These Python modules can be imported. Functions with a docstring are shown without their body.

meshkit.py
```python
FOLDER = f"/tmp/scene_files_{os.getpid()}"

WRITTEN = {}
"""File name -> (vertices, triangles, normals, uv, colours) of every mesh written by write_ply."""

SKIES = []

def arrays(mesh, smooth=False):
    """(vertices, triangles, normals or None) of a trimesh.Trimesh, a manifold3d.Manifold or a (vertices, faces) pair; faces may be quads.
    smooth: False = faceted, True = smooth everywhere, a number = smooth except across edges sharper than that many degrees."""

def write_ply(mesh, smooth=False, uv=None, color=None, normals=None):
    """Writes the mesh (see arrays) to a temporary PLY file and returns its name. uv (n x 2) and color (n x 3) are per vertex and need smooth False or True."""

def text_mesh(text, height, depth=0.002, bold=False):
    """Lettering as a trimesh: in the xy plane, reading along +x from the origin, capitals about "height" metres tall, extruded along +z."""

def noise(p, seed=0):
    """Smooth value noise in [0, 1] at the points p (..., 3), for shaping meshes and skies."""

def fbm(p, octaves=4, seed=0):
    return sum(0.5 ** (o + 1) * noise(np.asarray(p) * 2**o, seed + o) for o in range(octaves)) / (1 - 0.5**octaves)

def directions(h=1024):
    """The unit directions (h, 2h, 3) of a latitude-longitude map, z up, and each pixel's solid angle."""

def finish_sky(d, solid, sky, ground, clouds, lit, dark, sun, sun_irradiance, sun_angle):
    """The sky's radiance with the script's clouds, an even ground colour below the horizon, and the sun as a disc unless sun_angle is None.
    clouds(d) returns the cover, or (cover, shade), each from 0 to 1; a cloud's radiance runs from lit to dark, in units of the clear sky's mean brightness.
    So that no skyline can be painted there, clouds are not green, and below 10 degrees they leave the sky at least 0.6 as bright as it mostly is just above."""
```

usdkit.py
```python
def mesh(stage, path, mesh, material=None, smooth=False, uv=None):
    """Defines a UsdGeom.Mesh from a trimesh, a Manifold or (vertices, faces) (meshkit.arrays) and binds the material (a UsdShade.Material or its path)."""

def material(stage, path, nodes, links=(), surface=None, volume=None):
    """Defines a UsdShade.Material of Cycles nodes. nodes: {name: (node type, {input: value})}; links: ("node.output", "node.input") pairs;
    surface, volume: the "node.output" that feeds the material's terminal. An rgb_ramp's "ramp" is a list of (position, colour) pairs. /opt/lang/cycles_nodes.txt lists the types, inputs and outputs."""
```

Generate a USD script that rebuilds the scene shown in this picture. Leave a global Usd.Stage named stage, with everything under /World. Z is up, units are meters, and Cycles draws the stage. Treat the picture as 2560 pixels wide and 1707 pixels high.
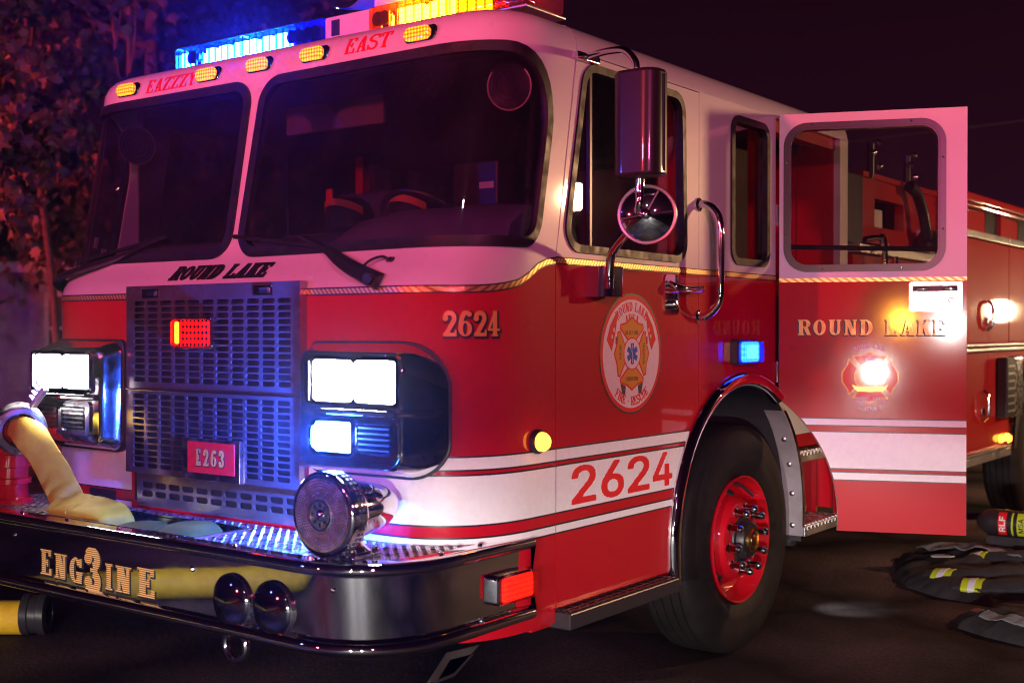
import math, random
import numpy as np, trimesh, usdkit, meshkit, mapbox_earcut
import shapely
from shapely import affinity
from shapely.geometry import Polygon, LineString, Point, box as sbox
from shapely.ops import unary_union
from pxr import Usd, UsdGeom, UsdLux, UsdShade, Gf, Sdf

random.seed(7); rng = np.random.default_rng(11)
stage = Usd.Stage.CreateInMemory()
UsdGeom.SetStageUpAxis(stage, 'Z'); UsdGeom.SetStageMetersPerUnit(stage, 1.0)
UsdGeom.Xform.Define(stage, '/World')
PI = math.pi

# ------------------------------------------------------------------ camera
cam = UsdGeom.Camera.Define(stage, '/World/camera')
cam.CreateHorizontalApertureAttr(36.0); cam.CreateFocalLengthAttr(42.70)
cam.CreateClippingRangeAttr(Gf.Vec2f(0.05, 2000.0))
yaw, pitch = 0.6389, -0.0089
fw = np.array([-math.sin(yaw)*math.cos(pitch), math.cos(yaw)*math.cos(pitch), math.sin(pitch)])
rt = np.array([math.cos(yaw), math.sin(yaw), 0.0]); up = np.cross(rt, fw)
CAM = np.array([3.6827, -3.0503, 1.4971])
M = np.eye(4); M[0, :3], M[1, :3], M[2, :3], M[3, :3] = rt, up, -fw, CAM
cam.AddTransformOp().Set(Gf.Matrix4d(*M.ravel().tolist()))
cam.CreateFStopAttr(2.4); cam.CreateFocusDistanceAttr(5.0)
cam.CreateExposureAttr(0.0)

# ------------------------------------------------------------------ night sky, faint moon, emergency lamps standing round the engine
EL, AZ = 0.42, math.atan2(0.35, -1.0)
usdkit.material(stage, '/World/Looks/night_sky', {
    'sky': ('sky_texture', {'sky_type': 'single_scattering', 'sun_disc': False, 'sun_elevation': EL, 'sun_rotation': AZ}),
    'bw': ('rgb_to_bw', {}),
    'tint': ('mix_color', {'blend_type': 'multiply', 'fac': 1.0, 'a': (0.05, 0.0085, 0.027), 'b': (1, 1, 1)}),
    'bg': ('background_shader', {'strength': 0.05})},
    [('sky.color', 'bw.color'), ('bw.val', 'tint.b'), ('tint.result', 'bg.color')], surface='bg.background')
dome = UsdLux.DomeLight.Define(stage, '/World/sky')
UsdShade.MaterialBindingAPI.Apply(dome.GetPrim()).Bind(UsdShade.Material.Get(stage, '/World/Looks/night_sky'))
dome.GetPrim().SetCustomDataByKey('kind', 'structure')

def aim(frm, to):
    d = np.asarray(to, float) - np.asarray(frm, float); d /= np.linalg.norm(d)
    z = -d; x = np.cross([0, 0, 1.0], z); x /= np.linalg.norm(x); y = np.cross(z, x)
    m = np.eye(4); m[0, :3], m[1, :3], m[2, :3], m[3, :3] = x, y, z, frm
    return Gf.Matrix4d(*m.ravel().tolist())

sun = UsdLux.DistantLight.Define(stage, '/World/moon')
sun.CreateNormalizeAttr(True); sun.CreateIntensityAttr(0.012); sun.CreateAngleAttr(0.5); sun.CreateColorAttr(Gf.Vec3f(1.0, 0.9, 0.8))
sd = np.array([math.sin(AZ)*math.cos(EL), math.cos(AZ)*math.cos(EL), math.sin(EL)])
sun.AddTransformOp().Set(aim(sd*50, (0, 0, 0)))

def lamp(name, pos, color, power, radius=0.12, to=None, cone=None, soft=0.3):
    l = UsdLux.SphereLight.Define(stage, '/World/' + name)
    l.CreateRadiusAttr(radius); l.CreateNormalizeAttr(True); l.CreateIntensityAttr(power); l.CreateColorAttr(Gf.Vec3f(*color))
    if to is not None:
        s = UsdLux.ShapingAPI.Apply(l.GetPrim()); s.CreateShapingConeAngleAttr(cone); s.CreateShapingConeSoftnessAttr(soft)
        l.AddTransformOp().Set(aim(pos, to))
    else:
        l.AddTranslateOp().Set(Gf.Vec3d(*pos))
    return l
lamp('beacon_red', (0.6, -8.6, 3.3), (1.0, .08, .12), 1100, .16, (0.2, 0, 6.6), 38, .6)
lamp('beacon_red_low', (-2.5, -9.0, 2.2), (1.0, .07, .11), 130, .14)
lamp('beacon_red_far', (-10.5, -6.5, 2.6), (1.0, .06, .08), 3600, .16, (-9.5, 6.0, 5.5), 33, .5)
lamp('beacon_violet', (-14.5, -3.0, 3.0), (.75, .12, 1.0), 130, .15, (-19, 9, 1.6), 18, .5)
lamp('beacon_blue', (-5.0, -7.5, 3.1), (.10, .10, 1.0), 190, .15, (0.2, 0, 6.2), 38, .6)
lamp('beacon_pink', (7.4, -6.0, 3.3), (1.0, .12, .42), 400, .16, (1.2, 1.0, 6.0), 40, .6)
lamp('vehicle_headlamp', (4.2, -9.2, .85), (1.0, .95, .92), 720, .09, (1.0, 0, -4.8), 31.0, .06)
lamp('vehicle_headlamp_b', (6.46, -8.43, .91), (1.0, .95, .92), 720, .09, (1.6, 0.5, -4.8), 31.0, .06)
lamp('vehicle_lamp', (7.36, -8.03, 1.58), (1.0, .92, .85), 75, .12, (2.0, 2.7, 1.5), 9, .5)
lamp('amber_beacon', (6.0, -6.6, 1.64), (1.0, .38, .03), 55, .09, (1.74, 2.6, 1.547), 8, .6)
lamp('scene_lamp', (5.8, 7.6, 2.9), (1.0, .52, .25), 230, .14)
lamp('rear_lamp', (2.5, 11.2, 1.72), (1.0, .72, .4), 45, .12)
lamp('vehicle_lamp_b', (6.46, -8.43, .91), (1.0, .93, .86), 65, .10, (1.645, 2.56, 1.30), 4.5, .6)


# ------------------------------------------------------------------ helpers: names, parts, labels
used = {}
def numbered(parent, name):
    k = (str(parent), name); n = used.get(k, 0); used[k] = n + 1
    return name if n == 0 else '%s_%03d' % (name, n)
def tag(p, label=None, cat=None, group=None, kind=None):
    for k, v in (('label', label), ('category', cat), ('group', group), ('kind', kind)):
        if v: p.SetCustomDataByKey(k, v)
    return p
def thing(name, label, cat, loc=(0, 0, 0), rz=0, group=None):
    x = UsdGeom.Xform.Define(stage, '/World/' + numbered('/World', name))
    x.AddTranslateOp().Set(Gf.Vec3d(*loc)); x.AddRotateZOp().Set(math.degrees(rz))
    return tag(x.GetPrim(), label, cat, group)
def cat(*ms):
    vs, fs, n = [], [], 0
    for m in ms:
        if m is None: continue
        if hasattr(m, 'vertices'): v, f = np.asarray(m.vertices), np.asarray(m.faces)
        else: v, f = m
        vs.append(np.asarray(v, float)); fs.append(np.asarray(f) + n); n += len(v)
    return np.vstack(vs), np.vstack(fs)
def part(parent, name, mesh, m, smooth=30, label=None, kind=None):
    parent = '/World' if parent is None else str(parent.GetPath())
    if isinstance(mesh, list): mesh = cat(*mesh)
    p = usdkit.mesh(stage, parent + '/' + numbered(parent, name), mesh, '/World/Looks/' + m, smooth=smooth).GetPrim()
    return tag(p, label, kind=kind)

# ------------------------------------------------------------------ materials
def mat(name, color=(.5, .5, .5), rough=.5, metal=0., coat=0., coat_rough=.05, spec=.5, bump=None, vary=None, rough_vary=None, emit=None, emit_s=0., trans=0., alpha=None):
    N = {'p': ('principled_bsdf', {'base_color': color, 'roughness': rough, 'metallic': metal, 'coat_weight': coat, 'coat_roughness': coat_rough, 'specular_ior_level': spec, 'transmission_weight': trans})}
    L = []
    if emit is not None: N['p'][1].update({'emission_color': emit, 'emission_strength': emit_s})
    if vary or bump or rough_vary: N['g'] = ('texture_coordinate', {})
    if vary:   # (scale, other colour[, contrast lo, hi])
        lo, hi = vary[2:] if len(vary) > 2 else (.35, .65)
        N['n'] = ('noise_texture', {'scale': vary[0], 'detail': 5.0, 'roughness': .6}); N['r'] = ('rgb_ramp', {'ramp': [(lo, color), (hi, vary[1])]})
        L += [('g.object', 'n.vector'), ('n.fac', 'r.fac'), ('r.color', 'p.base_color')]
    if rough_vary:
        N['rn'] = ('noise_texture', {'scale': rough_vary[0], 'detail': 4.0}); N['rm'] = ('map_range', {'from_min': .35, 'from_max': .65, 'to_min': rough_vary[1], 'to_max': rough_vary[2]})
        L += [('g.object', 'rn.vector'), ('rn.fac', 'rm.value'), ('rm.result', 'p.roughness')]
    if bump:   # (scale, distance, strength)
        N['bn'] = ('noise_texture', {'scale': bump[0], 'detail': 3.0}); N['b'] = ('bump', {'distance': bump[1], 'strength': bump[2]})
        L += [('g.object', 'bn.vector'), ('bn.fac', 'b.height'), ('b.normal', 'p.normal')]
    return usdkit.material(stage, '/World/Looks/' + name, N, L, surface='p.BSDF')

mat('red_paint', (.50, .004, .013), .5, coat=1., coat_rough=.03, spec=.1, bump=(2.4, .004, .12))
mat('door_red_paint', (.46, .004, .012), .45, coat=1., coat_rough=.085, spec=.1)
mat('rear_red_paint', (.42, .010, .010), .5, coat=1., coat_rough=.045, spec=.1)
mat('white_paint', (.74, .72, .72), .35, coat=.8, coat_rough=.05, vary=(2.0, (.70, .68, .69)))
mat('white_sheeting', (.90, .90, .89), .45, spec=.3, vary=(40, (.84, .84, .84)))
mat('red_sheeting', (.80, .018, .02), .45, spec=.2, coat=.8, coat_rough=.06)
mat('yellow_sheeting', (.80, .42, .03), .45, spec=.2, coat=.8, coat_rough=.06)
mat('blue_sheeting', (.02, .16, .62), .45, spec=.2, coat=.8, coat_rough=.06)
mat('black_vinyl', (.012, .011, .013), .4)
mat('chrome', (.80, .80, .82), .045, 1.0, rough_vary=(8, .03, .075))
mat('bumper_chrome', (.80, .79, .81), .03, 1.0, rough_vary=(7, .012, .055), bump=(1.3, .01, .02))
mat('stainless', (.60, .59, .60), .2, 1.0, rough_vary=(14, .14, .28))
mat('grille_steel', (.40, .35, .37), .14, .86, rough_vary=(9, .09, .2), bump=(2.2, .02, .05))
mat('bezel_chrome', (.72, .72, .75), .08, 1.0, rough_vary=(10, .05, .13))
mat('frame_steel', (.055, .045, .05), .3, .4)
mat('tread_plate', (.66, .66, .68), .26, 1.0, rough_vary=(30, .2, .38))
mat('aluminium', (.52, .51, .52), .42, 1.0, rough_vary=(10, .35, .5))
mat('grey_flap', (.24, .22, .225), .5, vary=(12, (.30, .28, .29)))
mat('rubber', (.014, .013, .014), .42, rough_vary=(20, .34, .55))
mat('horn_chrome', (.36, .34, .38), .05, 1.0)
mat('tyre_rubber', (.010, .009, .009), .6, spec=.2, vary=(9, (.018, .014, .012)), bump=(160, .002, .5))
mat('dark_liner', (.02, .019, .021), .7, vary=(8, (.03, .028, .03)))
mat('black_plastic', (.018, .016, .018), .4)
mat('satin_black', (.022, .019, .022), .34, spec=.3, coat=.5, coat_rough=.05)
mat('interior_dark', (.06, .05, .06), .75, vary=(10, (.05, .045, .05)))
mat('dash_grey', (.16, .15, .18), .7, vary=(7, (.12, .11, .14)))
mat('tan_trim', (.16, .125, .085), .8, vary=(6, (.12, .095, .07)))
mat('orange_band', (.62, .17, .02), .5)
mat('brass', (.62, .40, .12), .25, 1.0)
mat('gold_leaf', (.92, .56, .12), .35, .1, coat=.8, coat_rough=.06, vary=(60, (.78, .40, .06)), rough_vary=(60, .22, .42))
mat('paper', (.6, .55, .5), .8)
mat('lamp_housing', (.1, .1, .105), .25, .6)
mat('dark_core', (.012, .012, .018), .5)
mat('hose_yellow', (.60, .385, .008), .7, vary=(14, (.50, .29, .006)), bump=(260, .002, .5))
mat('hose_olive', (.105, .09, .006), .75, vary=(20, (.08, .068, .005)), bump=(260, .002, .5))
mat('coupling_grey', (.30, .27, .28), .3, .9, rough_vary=(20, .25, .45))
mat('bark', (.10, .065, .05), .9, vary=(14, (.06, .04, .035)))
mat('cloth_black', (.018, .016, .018), .9, vary=(16, (.03, .027, .03)), bump=(120, .003, .6))
mat('cloth_grey', (.24, .23, .235), .85, vary=(14, (.16, .15, .155)), bump=(90, .004, .6))
mat('lime_band', (.52, .62, .02), .5)
mat('silver_band', (.70, .70, .72), .5)
mat('house_siding', (.52, .46, .52), .8, vary=(3, (.45, .40, .46)))
mat('house_trim', (.75, .72, .75), .7)
mat('roof_shingle', (.05, .045, .05), .9, vary=(9, (.035, .03, .035)))
mat('window_dark', (.01, .012, .02), .06)
mat('wire', (.05, .04, .045), .6)

def rope(name):
    usdkit.material(stage, '/World/Looks/' + name, {
        'g': ('geometry', {}), 'm': ('mapping', {'rotation': (.0, .7, .7)}), 'w': ('wave_texture', {'scale': 26.0, 'distortion': .6}),
        'r': ('rgb_ramp', {'ramp': [(.15, (.40, .22, .05)), (.6, (.95, .66, .22))]}),
        'p': ('principled_bsdf', {'metallic': .65, 'roughness': .32})},
        [('g.position', 'm.vector'), ('m.vector', 'w.vector'), ('w.fac', 'r.fac'), ('r.color', 'p.base_color')], surface='p.BSDF')
rope('gold_rope')
def hatch(name):      # engine-turned gold lettering film with fine dark lines
    usdkit.material(stage, '/World/Looks/' + name, {
        'g': ('geometry', {}), 'w': ('wave_texture', {'scale': 42.0, 'bands_direction': 'z', 'distortion': .2}),
        'r': ('rgb_ramp', {'ramp': [(.25, (.16, .07, .015)), (.5, (.86, .50, .18))]}),
        'p': ('principled_bsdf', {'metallic': .2, 'roughness': .45})},
        [('g.position', 'w.vector'), ('w.fac', 'r.fac'), ('r.color', 'p.base_color')], surface='p.BSDF')
hatch('gold_hatch')
def pane(name, tint, dust, dustc=(.5, .5, .5), rough=.01, ior=1.5):
    usdkit.material(stage, '/World/Looks/' + name, {
        't': ('transparent_bsdf', {'color': tint}), 'g': ('glossy_bsdf', {'color': (1, 1, 1), 'roughness': rough}), 'lw': ('layer_weight', {'blend': .5}), 'pw': ('math', {'math_type': 'power', 'value2': 5.0}), 'f': ('math', {'math_type': 'multiply_add', 'value2': .85, 'value3': .035}),
        'x': ('mix_closure', {}), 'd': ('diffuse_bsdf', {'color': dustc}), 'y': ('mix_closure', {'fac': dust}),
        'c': ('texture_coordinate', {}), 'n': ('noise_texture', {'scale': 5.0, 'detail': 5.0}), 'mr': ('map_range', {'from_min': .3, 'from_max': .75, 'to_min': dust*.5, 'to_max': dust*1.6})},
        [('lw.facing', 'pw.value1'), ('pw.value', 'f.value1'), ('f.value', 'x.fac'), ('t.BSDF', 'x.closure1'), ('g.BSDF', 'x.closure2'), ('x.closure', 'y.closure1'), ('d.BSDF', 'y.closure2'), ('c.object', 'n.vector'), ('n.fac', 'mr.value'), ('mr.result', 'y.fac')], surface='y.closure')
pane('windshield_glass', (.74, .69, .80), .010)
pane('side_glass', (.66, .62, .66), .005)
pane('door_glass', (.80, .79, .78), .006)
pane('clear_lens', (.85, .85, .88), .004, rough=.01)
pane('blue_lens', (.10, .20, .95), .05, (.1, .2, .9), .05)
pane('red_lens', (.95, .06, .04), .06, (.9, .1, .05), .05)
pane('amber_lens', (1.0, .55, .08), .06, (.9, .45, .05), .05)
pane('pink_lens', (.95, .45, .62), .08, (.9, .4, .55), .05)
mat('mirror_glass', (.85, .85, .85), .01, 1.0)

def led(name, color, strength, cells=0.0, dark=.25):
    """lit lamp face; cells > 0 gives the grid of bright diodes behind the lens"""
    N = {'e': ('emission', {'color': color, 'strength': strength}), 'g': ('glossy_bsdf', {'roughness': .1, 'color': (1, 1, 1)}), 'x': ('mix_closure', {'fac': .06})}
    L = [('e.emission', 'x.closure1'), ('g.BSDF', 'x.closure2')]
    if cells:
        N.update({'c': ('geometry', {}), 's': ('separate_xyz', {}), 'a': ('math', {'math_type': 'add'}), 'k': ('combine_xyz', {}), 'v': ('voronoi_texture', {'dimensions': '2D', 'scale': cells, 'randomness': .08}), 'm': ('map_range', {'from_min': .12, 'from_max': .55, 'to_min': strength, 'to_max': strength*dark})})
        L += [('c.position', 's.vector'), ('s.x', 'a.value1'), ('s.y', 'a.value2'), ('a.value', 'k.x'), ('s.z', 'k.y'), ('k.vector', 'v.vector'), ('v.distance', 'm.value'), ('m.result', 'e.strength')]
    usdkit.material(stage, '/World/Looks/' + name, N, L, surface='x.closure')
led('led_white', (1.0, .985, .96), 95.0)
led('led_blue', (.02, .10, 1.0), 70.0, 40, .5)
led('led_blue_core', (.03, .14, 1.0), 3200.0)
led('led_front_blue', (.03, .14, 1.0), 700.0)
led('led_side_blue', (.04, .16, 1.0), 60.0)
led('led_cyan', (.014, .14, 1.0), 1500.0)
led('led_amber', (1.0, .24, .008), 22.0, 60, .45)
led('led_amber_core', (1.0, .22, .02), 420.0, 50, .5)
led('led_marker', (1.0, .20, .007), 5.5, 70, .22)
led('led_side_amber', (1.0, .38, .03), 7.0)
led('led_red', (1.0, .045, .008), 5.0, 44, .03)
led('led_red_side', (1.0, .13, .05), 5.0, 60, .4)
led('led_red_core', (1.0, .30, .02), 90.0)

def asphalt():
    usdkit.material(stage, '/World/Looks/asphalt', {
        'g': ('geometry', {}), 'n1': ('noise_texture', {'scale': 170.0, 'detail': 4.0}), 'n2': ('noise_texture', {'scale': .9, 'detail': 5.0, 'roughness': .65}),
        'v': ('voronoi_texture', {'scale': 75.0}), 'r': ('rgb_ramp', {'ramp': [(.3, (.010, .0068, .0075)), (.55, (.019, .0128, .0138)), (.8, (.050, .036, .036))]}),
        'k': ('map_range', {'from_min': .3, 'from_max': .7, 'to_min': .6, 'to_max': 1.2}), 'mm': ('mix_color', {'blend_type': 'multiply', 'fac': 1.0}),
        'n3': ('noise_texture', {'scale': 48.0, 'detail': 3.0}), 'k3': ('map_range', {'from_min': .35, 'from_max': .7, 'to_min': .6, 'to_max': 1.2}), 'm3': ('mix_color', {'blend_type': 'multiply', 'fac': 1.0}),
        'nw': ('noise_texture', {'scale': 2.2, 'detail': 4.0}), 'ad': ('mix_color', {'blend_type': 'add', 'fac': .45}), 'vc': ('voronoi_texture', {'feature': 'distance_to_edge', 'scale': .55}), 'kc': ('map_range', {'from_min': .0, 'from_max': .006, 'to_min': .85, 'to_max': 1.0}), 'mc': ('mix_color', {'blend_type': 'multiply', 'fac': 1.0}),
        'b': ('bump', {'distance': .004, 'strength': .4}), 'p': ('principled_bsdf', {'roughness': .78, 'specular_ior_level': .2})},
        [('g.position', 'n1.vector'), ('g.position', 'n2.vector'), ('g.position', 'v.vector'), ('n1.fac', 'r.fac'), ('n2.fac', 'k.value'), ('r.color', 'mm.a'), ('k.result', 'mm.b'), ('g.position', 'n3.vector'), ('n3.fac', 'k3.value'), ('mm.result', 'm3.a'), ('k3.result', 'm3.b'), ('g.position', 'nw.vector'), ('g.position', 'ad.a'), ('nw.color', 'ad.b'), ('ad.result', 'vc.vector'), ('vc.distance', 'kc.value'), ('m3.result', 'mc.a'), ('kc.result', 'mc.b'), ('mc.result', 'p.base_color'), ('v.distance', 'b.height'), ('b.normal', 'p.normal')], surface='p.BSDF')
asphalt()
def leafmat(name, c1, c2):
    usdkit.material(stage, '/World/Looks/' + name, {
        'i': ('geometry', {}), 'r': ('rgb_ramp', {'ramp': [(0, c1), (1, c2)]}), 'p': ('principled_bsdf', {'roughness': .55}), 't': ('translucent_bsdf', {}), 'x': ('mix_closure', {'fac': .25})},
        [('i.random_per_island', 'r.fac'), ('r.color', 'p.base_color'), ('r.color', 't.color'), ('p.BSDF', 'x.closure1'), ('t.BSDF', 'x.closure2')], surface='x.closure')
leafmat('maple_leaf', (.10, .09, .05), (.19, .14, .08)); leafmat('dark_leaf', (.05, .05, .03), (.09, .075, .045))

# ------------------------------------------------------------------ geometry helpers
def rpoly(cx, cy, w, h, r, k=6):
    """rounded rectangle as an ordered (4*(k+1), 2) ring; r may be four radii (bl, br, tr, tl)"""
    rs = [r]*4 if np.isscalar(r) else list(r); out = []
    for (sx, sy, a0), rr in zip(((-1, -1, PI), (1, -1, 1.5*PI), (1, 1, 0), (-1, 1, .5*PI)), rs):
        rr = max(min(rr, w/2, h/2), 1e-5)
        for i in range(k+1):
            a = a0 + i*PI/2/k; out.append((cx+sx*(w/2-rr)+rr*math.cos(a), cy+sy*(h/2-rr)+rr*math.sin(a)))
    return np.array(out)
def rquad(pts, radii, k=8):
    """polygon with each corner filleted by its radius"""
    P = [np.array(p, float) for p in pts]; out = []; n = len(P)
    for i in range(n):
        a, b, c = P[i-1], P[i], P[(i+1) % n]; u = (a-b)/np.linalg.norm(a-b); v = (c-b)/np.linalg.norm(c-b)
        ang = math.acos(np.clip(u@v, -1, 1)); r = radii[i]
        if r <= 0: out.append(b); continue
        d = r/math.tan(ang/2); p0, p1 = b+u*d, b+v*d; cen = b+(u+v)/np.linalg.norm(u+v)*r/math.sin(ang/2)
        a0 = math.atan2(*(p0-cen)[::-1]); a1 = math.atan2(*(p1-cen)[::-1]); da = (a1-a0+PI) % (2*PI)-PI
        out += [cen+r*np.array([math.cos(a0+da*j/k), math.sin(a0+da*j/k)]) for j in range(k+1)]
    return np.array(out)
def loft(rings, cap0=True, cap1=True, closed=False):
    """joins rings of equal length into a closed skin; caps are fans"""
    R = [np.asarray(r, float) for r in rings]; n = len(R[0]); v = list(np.vstack(R)); f = []; m = len(R)
    for i in range(m if closed else m-1):
        a, b = i*n, ((i+1) % m)*n
        for j in range(n):
            k = (j+1) % n; f += [(a+j, a+k, b+k), (a+j, b+k, b+j)]
    if not closed:
        if cap0: v.append(R[0].mean(0)); c = len(v)-1; f += [(c, (j+1) % n, j) for j in range(n)]
        if cap1: v.append(R[-1].mean(0)); c = len(v)-1; o = (m-1)*n; f += [(c, o+j, o+(j+1) % n) for j in range(n)]
    return np.array(v), np.array(f)
def frames(path, ref=(0, 0, 1)):
    P = np.asarray(path, float); T = np.gradient(P, axis=0); T /= np.linalg.norm(T, axis=1, keepdims=True)
    x = np.cross(ref, T[0]); 
    if np.linalg.norm(x) < 1e-3: x = np.cross((1, 0, 0), T[0])
    X = []
    for t in T:
        x = x-t*(x@t); x /= np.linalg.norm(x); X.append(x)
    X = np.array(X); return P, T, X, np.cross(T, X)
def curve(pts, n=24):
    """Catmull-Rom through the points"""
    P = np.asarray(pts, float); P = np.vstack([2*P[0]-P[1], P, 2*P[-1]-P[-2]]); out = []
    for i in range(1, len(P)-2):
        t = np.linspace(0, 1, n, endpoint=False)[:, None]; a, b, c, d = P[i-1:i+3]
        out.append(.5*(2*b+(c-a)*t+(2*a-5*b+4*c-d)*t**2+(3*b-a-3*c+d)*t**3))
    return np.vstack(out+[P[-2:-1]])
def tube(path, r, n=14, caps=True):
    P, T, X, Y = frames(path); a = np.linspace(0, 2*PI, n, endpoint=False); rr = np.broadcast_to(r, len(P))
    return loft([P[i]+rr[i]*(np.cos(a)[:, None]*X[i]+np.sin(a)[:, None]*Y[i]) for i in range(len(P))], caps, caps)
def lathe(profile, axis='x', at=(0, 0, 0), n=40, closed=False, dirv=None):
    """profile of (along axis, radius) revolved; closed joins the ends of the profile"""
    d = np.array({'x': (1, 0, 0), 'y': (0, 1, 0), 'z': (0, 0, 1)}[axis] if dirv is None else dirv, float); d /= np.linalg.norm(d)
    u = np.cross(d, (0, 0, 1)) if abs(d[2]) < .9 else np.cross(d, (1, 0, 0)); u /= np.linalg.norm(u); w = np.cross(d, u); a = np.linspace(0, 2*PI, n, endpoint=False)
    return loft([np.asarray(at)+d*h+max(r, 1e-4)*(np.cos(a)[:, None]*u+np.sin(a)[:, None]*w) for h, r in profile], closed=closed)
def bx(x0, x1, y0, y1, z0, z1, ch=0.0):
    c = np.array([(x0+x1)/2, (y0+y1)/2, (z0+z1)/2]); s = np.abs([x1-x0, y1-y0, z1-z0])
    if ch <= 0:
        m = trimesh.creation.box(s); m.apply_translation(c); return np.array(m.vertices), np.array(m.faces)
    r = lambda i, e: rpoly(c[0], c[1], s[0]-2*i, s[1]-2*i, max(ch-i, .0005), 3)
    rings = [np.c_[r(i, 0), np.full(16, z)] for i, z in ((ch, z0), (.3*ch, z0+.3*ch), (0, z0+ch), (0, z1-ch), (.3*ch, z1-.3*ch), (ch, z1))]
    return loft(rings)
def obox(center, ux, uy, uz, sx, sy, sz, ch=0.0):
    v, f = cat(bx(-sx/2, sx/2, -sy/2, sy/2, -sz/2, sz/2, ch)); R = np.array([ux, uy, uz], float); R /= np.linalg.norm(R, axis=1, keepdims=True)
    return v @ R + np.asarray(center), f
def polys(g):
    if g.is_empty: return []
    return [p for p in (g.geoms if hasattr(g, 'geoms') else [g]) if p.geom_type == 'Polygon' and p.area > 1e-9] if not g.geom_type == 'GeometryCollection' else [q for p in g.geoms for q in polys(p)]
def tri2(poly, ds=None, dz=None):
    """triangulates a shapely polygon, cut on a grid so that it can follow a curved surface"""
    V, F, idx = [], [], {}
    x0, y0, x1, y1 = poly.bounds
    cells = [poly]
    if ds or dz:
        xs = np.arange(math.floor(x0/ds), math.ceil(x1/ds)+1)*ds if ds else np.array([x0-1, x1+1])
        ys = np.arange(math.floor(y0/dz), math.ceil(y1/dz)+1)*dz if dz else np.array([y0-1, y1+1])
        cells = []
        shapely.prepare(poly)
        for a, b in zip(xs[:-1], xs[1:]):
            col = shapely.intersection(poly, sbox(a, y0-1, b, y1+1))
            if col.is_empty: continue
            for c, d in zip(ys[:-1], ys[1:]): cells.append(shapely.intersection(col, sbox(a, c, b, d)))
    for cell in cells:
        for p in polys(cell):
            rings = [np.array(r.coords)[:-1, :2] for r in [p.exterior, *p.interiors]]
            v = np.vstack(rings); f = mapbox_earcut.triangulate_float64(v, np.cumsum([len(r) for r in rings]).astype(np.uint32)).reshape(-1, 3)
            ids = []
            for q in v:
                k = (round(q[0], 6), round(q[1], 6))
                if k not in idx: idx[k] = len(V); V.append(q)
                ids.append(idx[k])
            ids = np.array(ids)[f]; ids = ids[(ids[:, 0] != ids[:, 1]) & (ids[:, 1] != ids[:, 2]) & (ids[:, 0] != ids[:, 2])]
            F.append(ids)
    V, F = np.array(V), np.vstack(F)
    a = V[F]; ar = (a[:, 1, 0]-a[:, 0, 0])*(a[:, 2, 1]-a[:, 0, 1])-(a[:, 1, 1]-a[:, 0, 1])*(a[:, 2, 0]-a[:, 0, 0])
    F[ar < 0] = F[ar < 0][:, ::-1]
    return V, F
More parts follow.
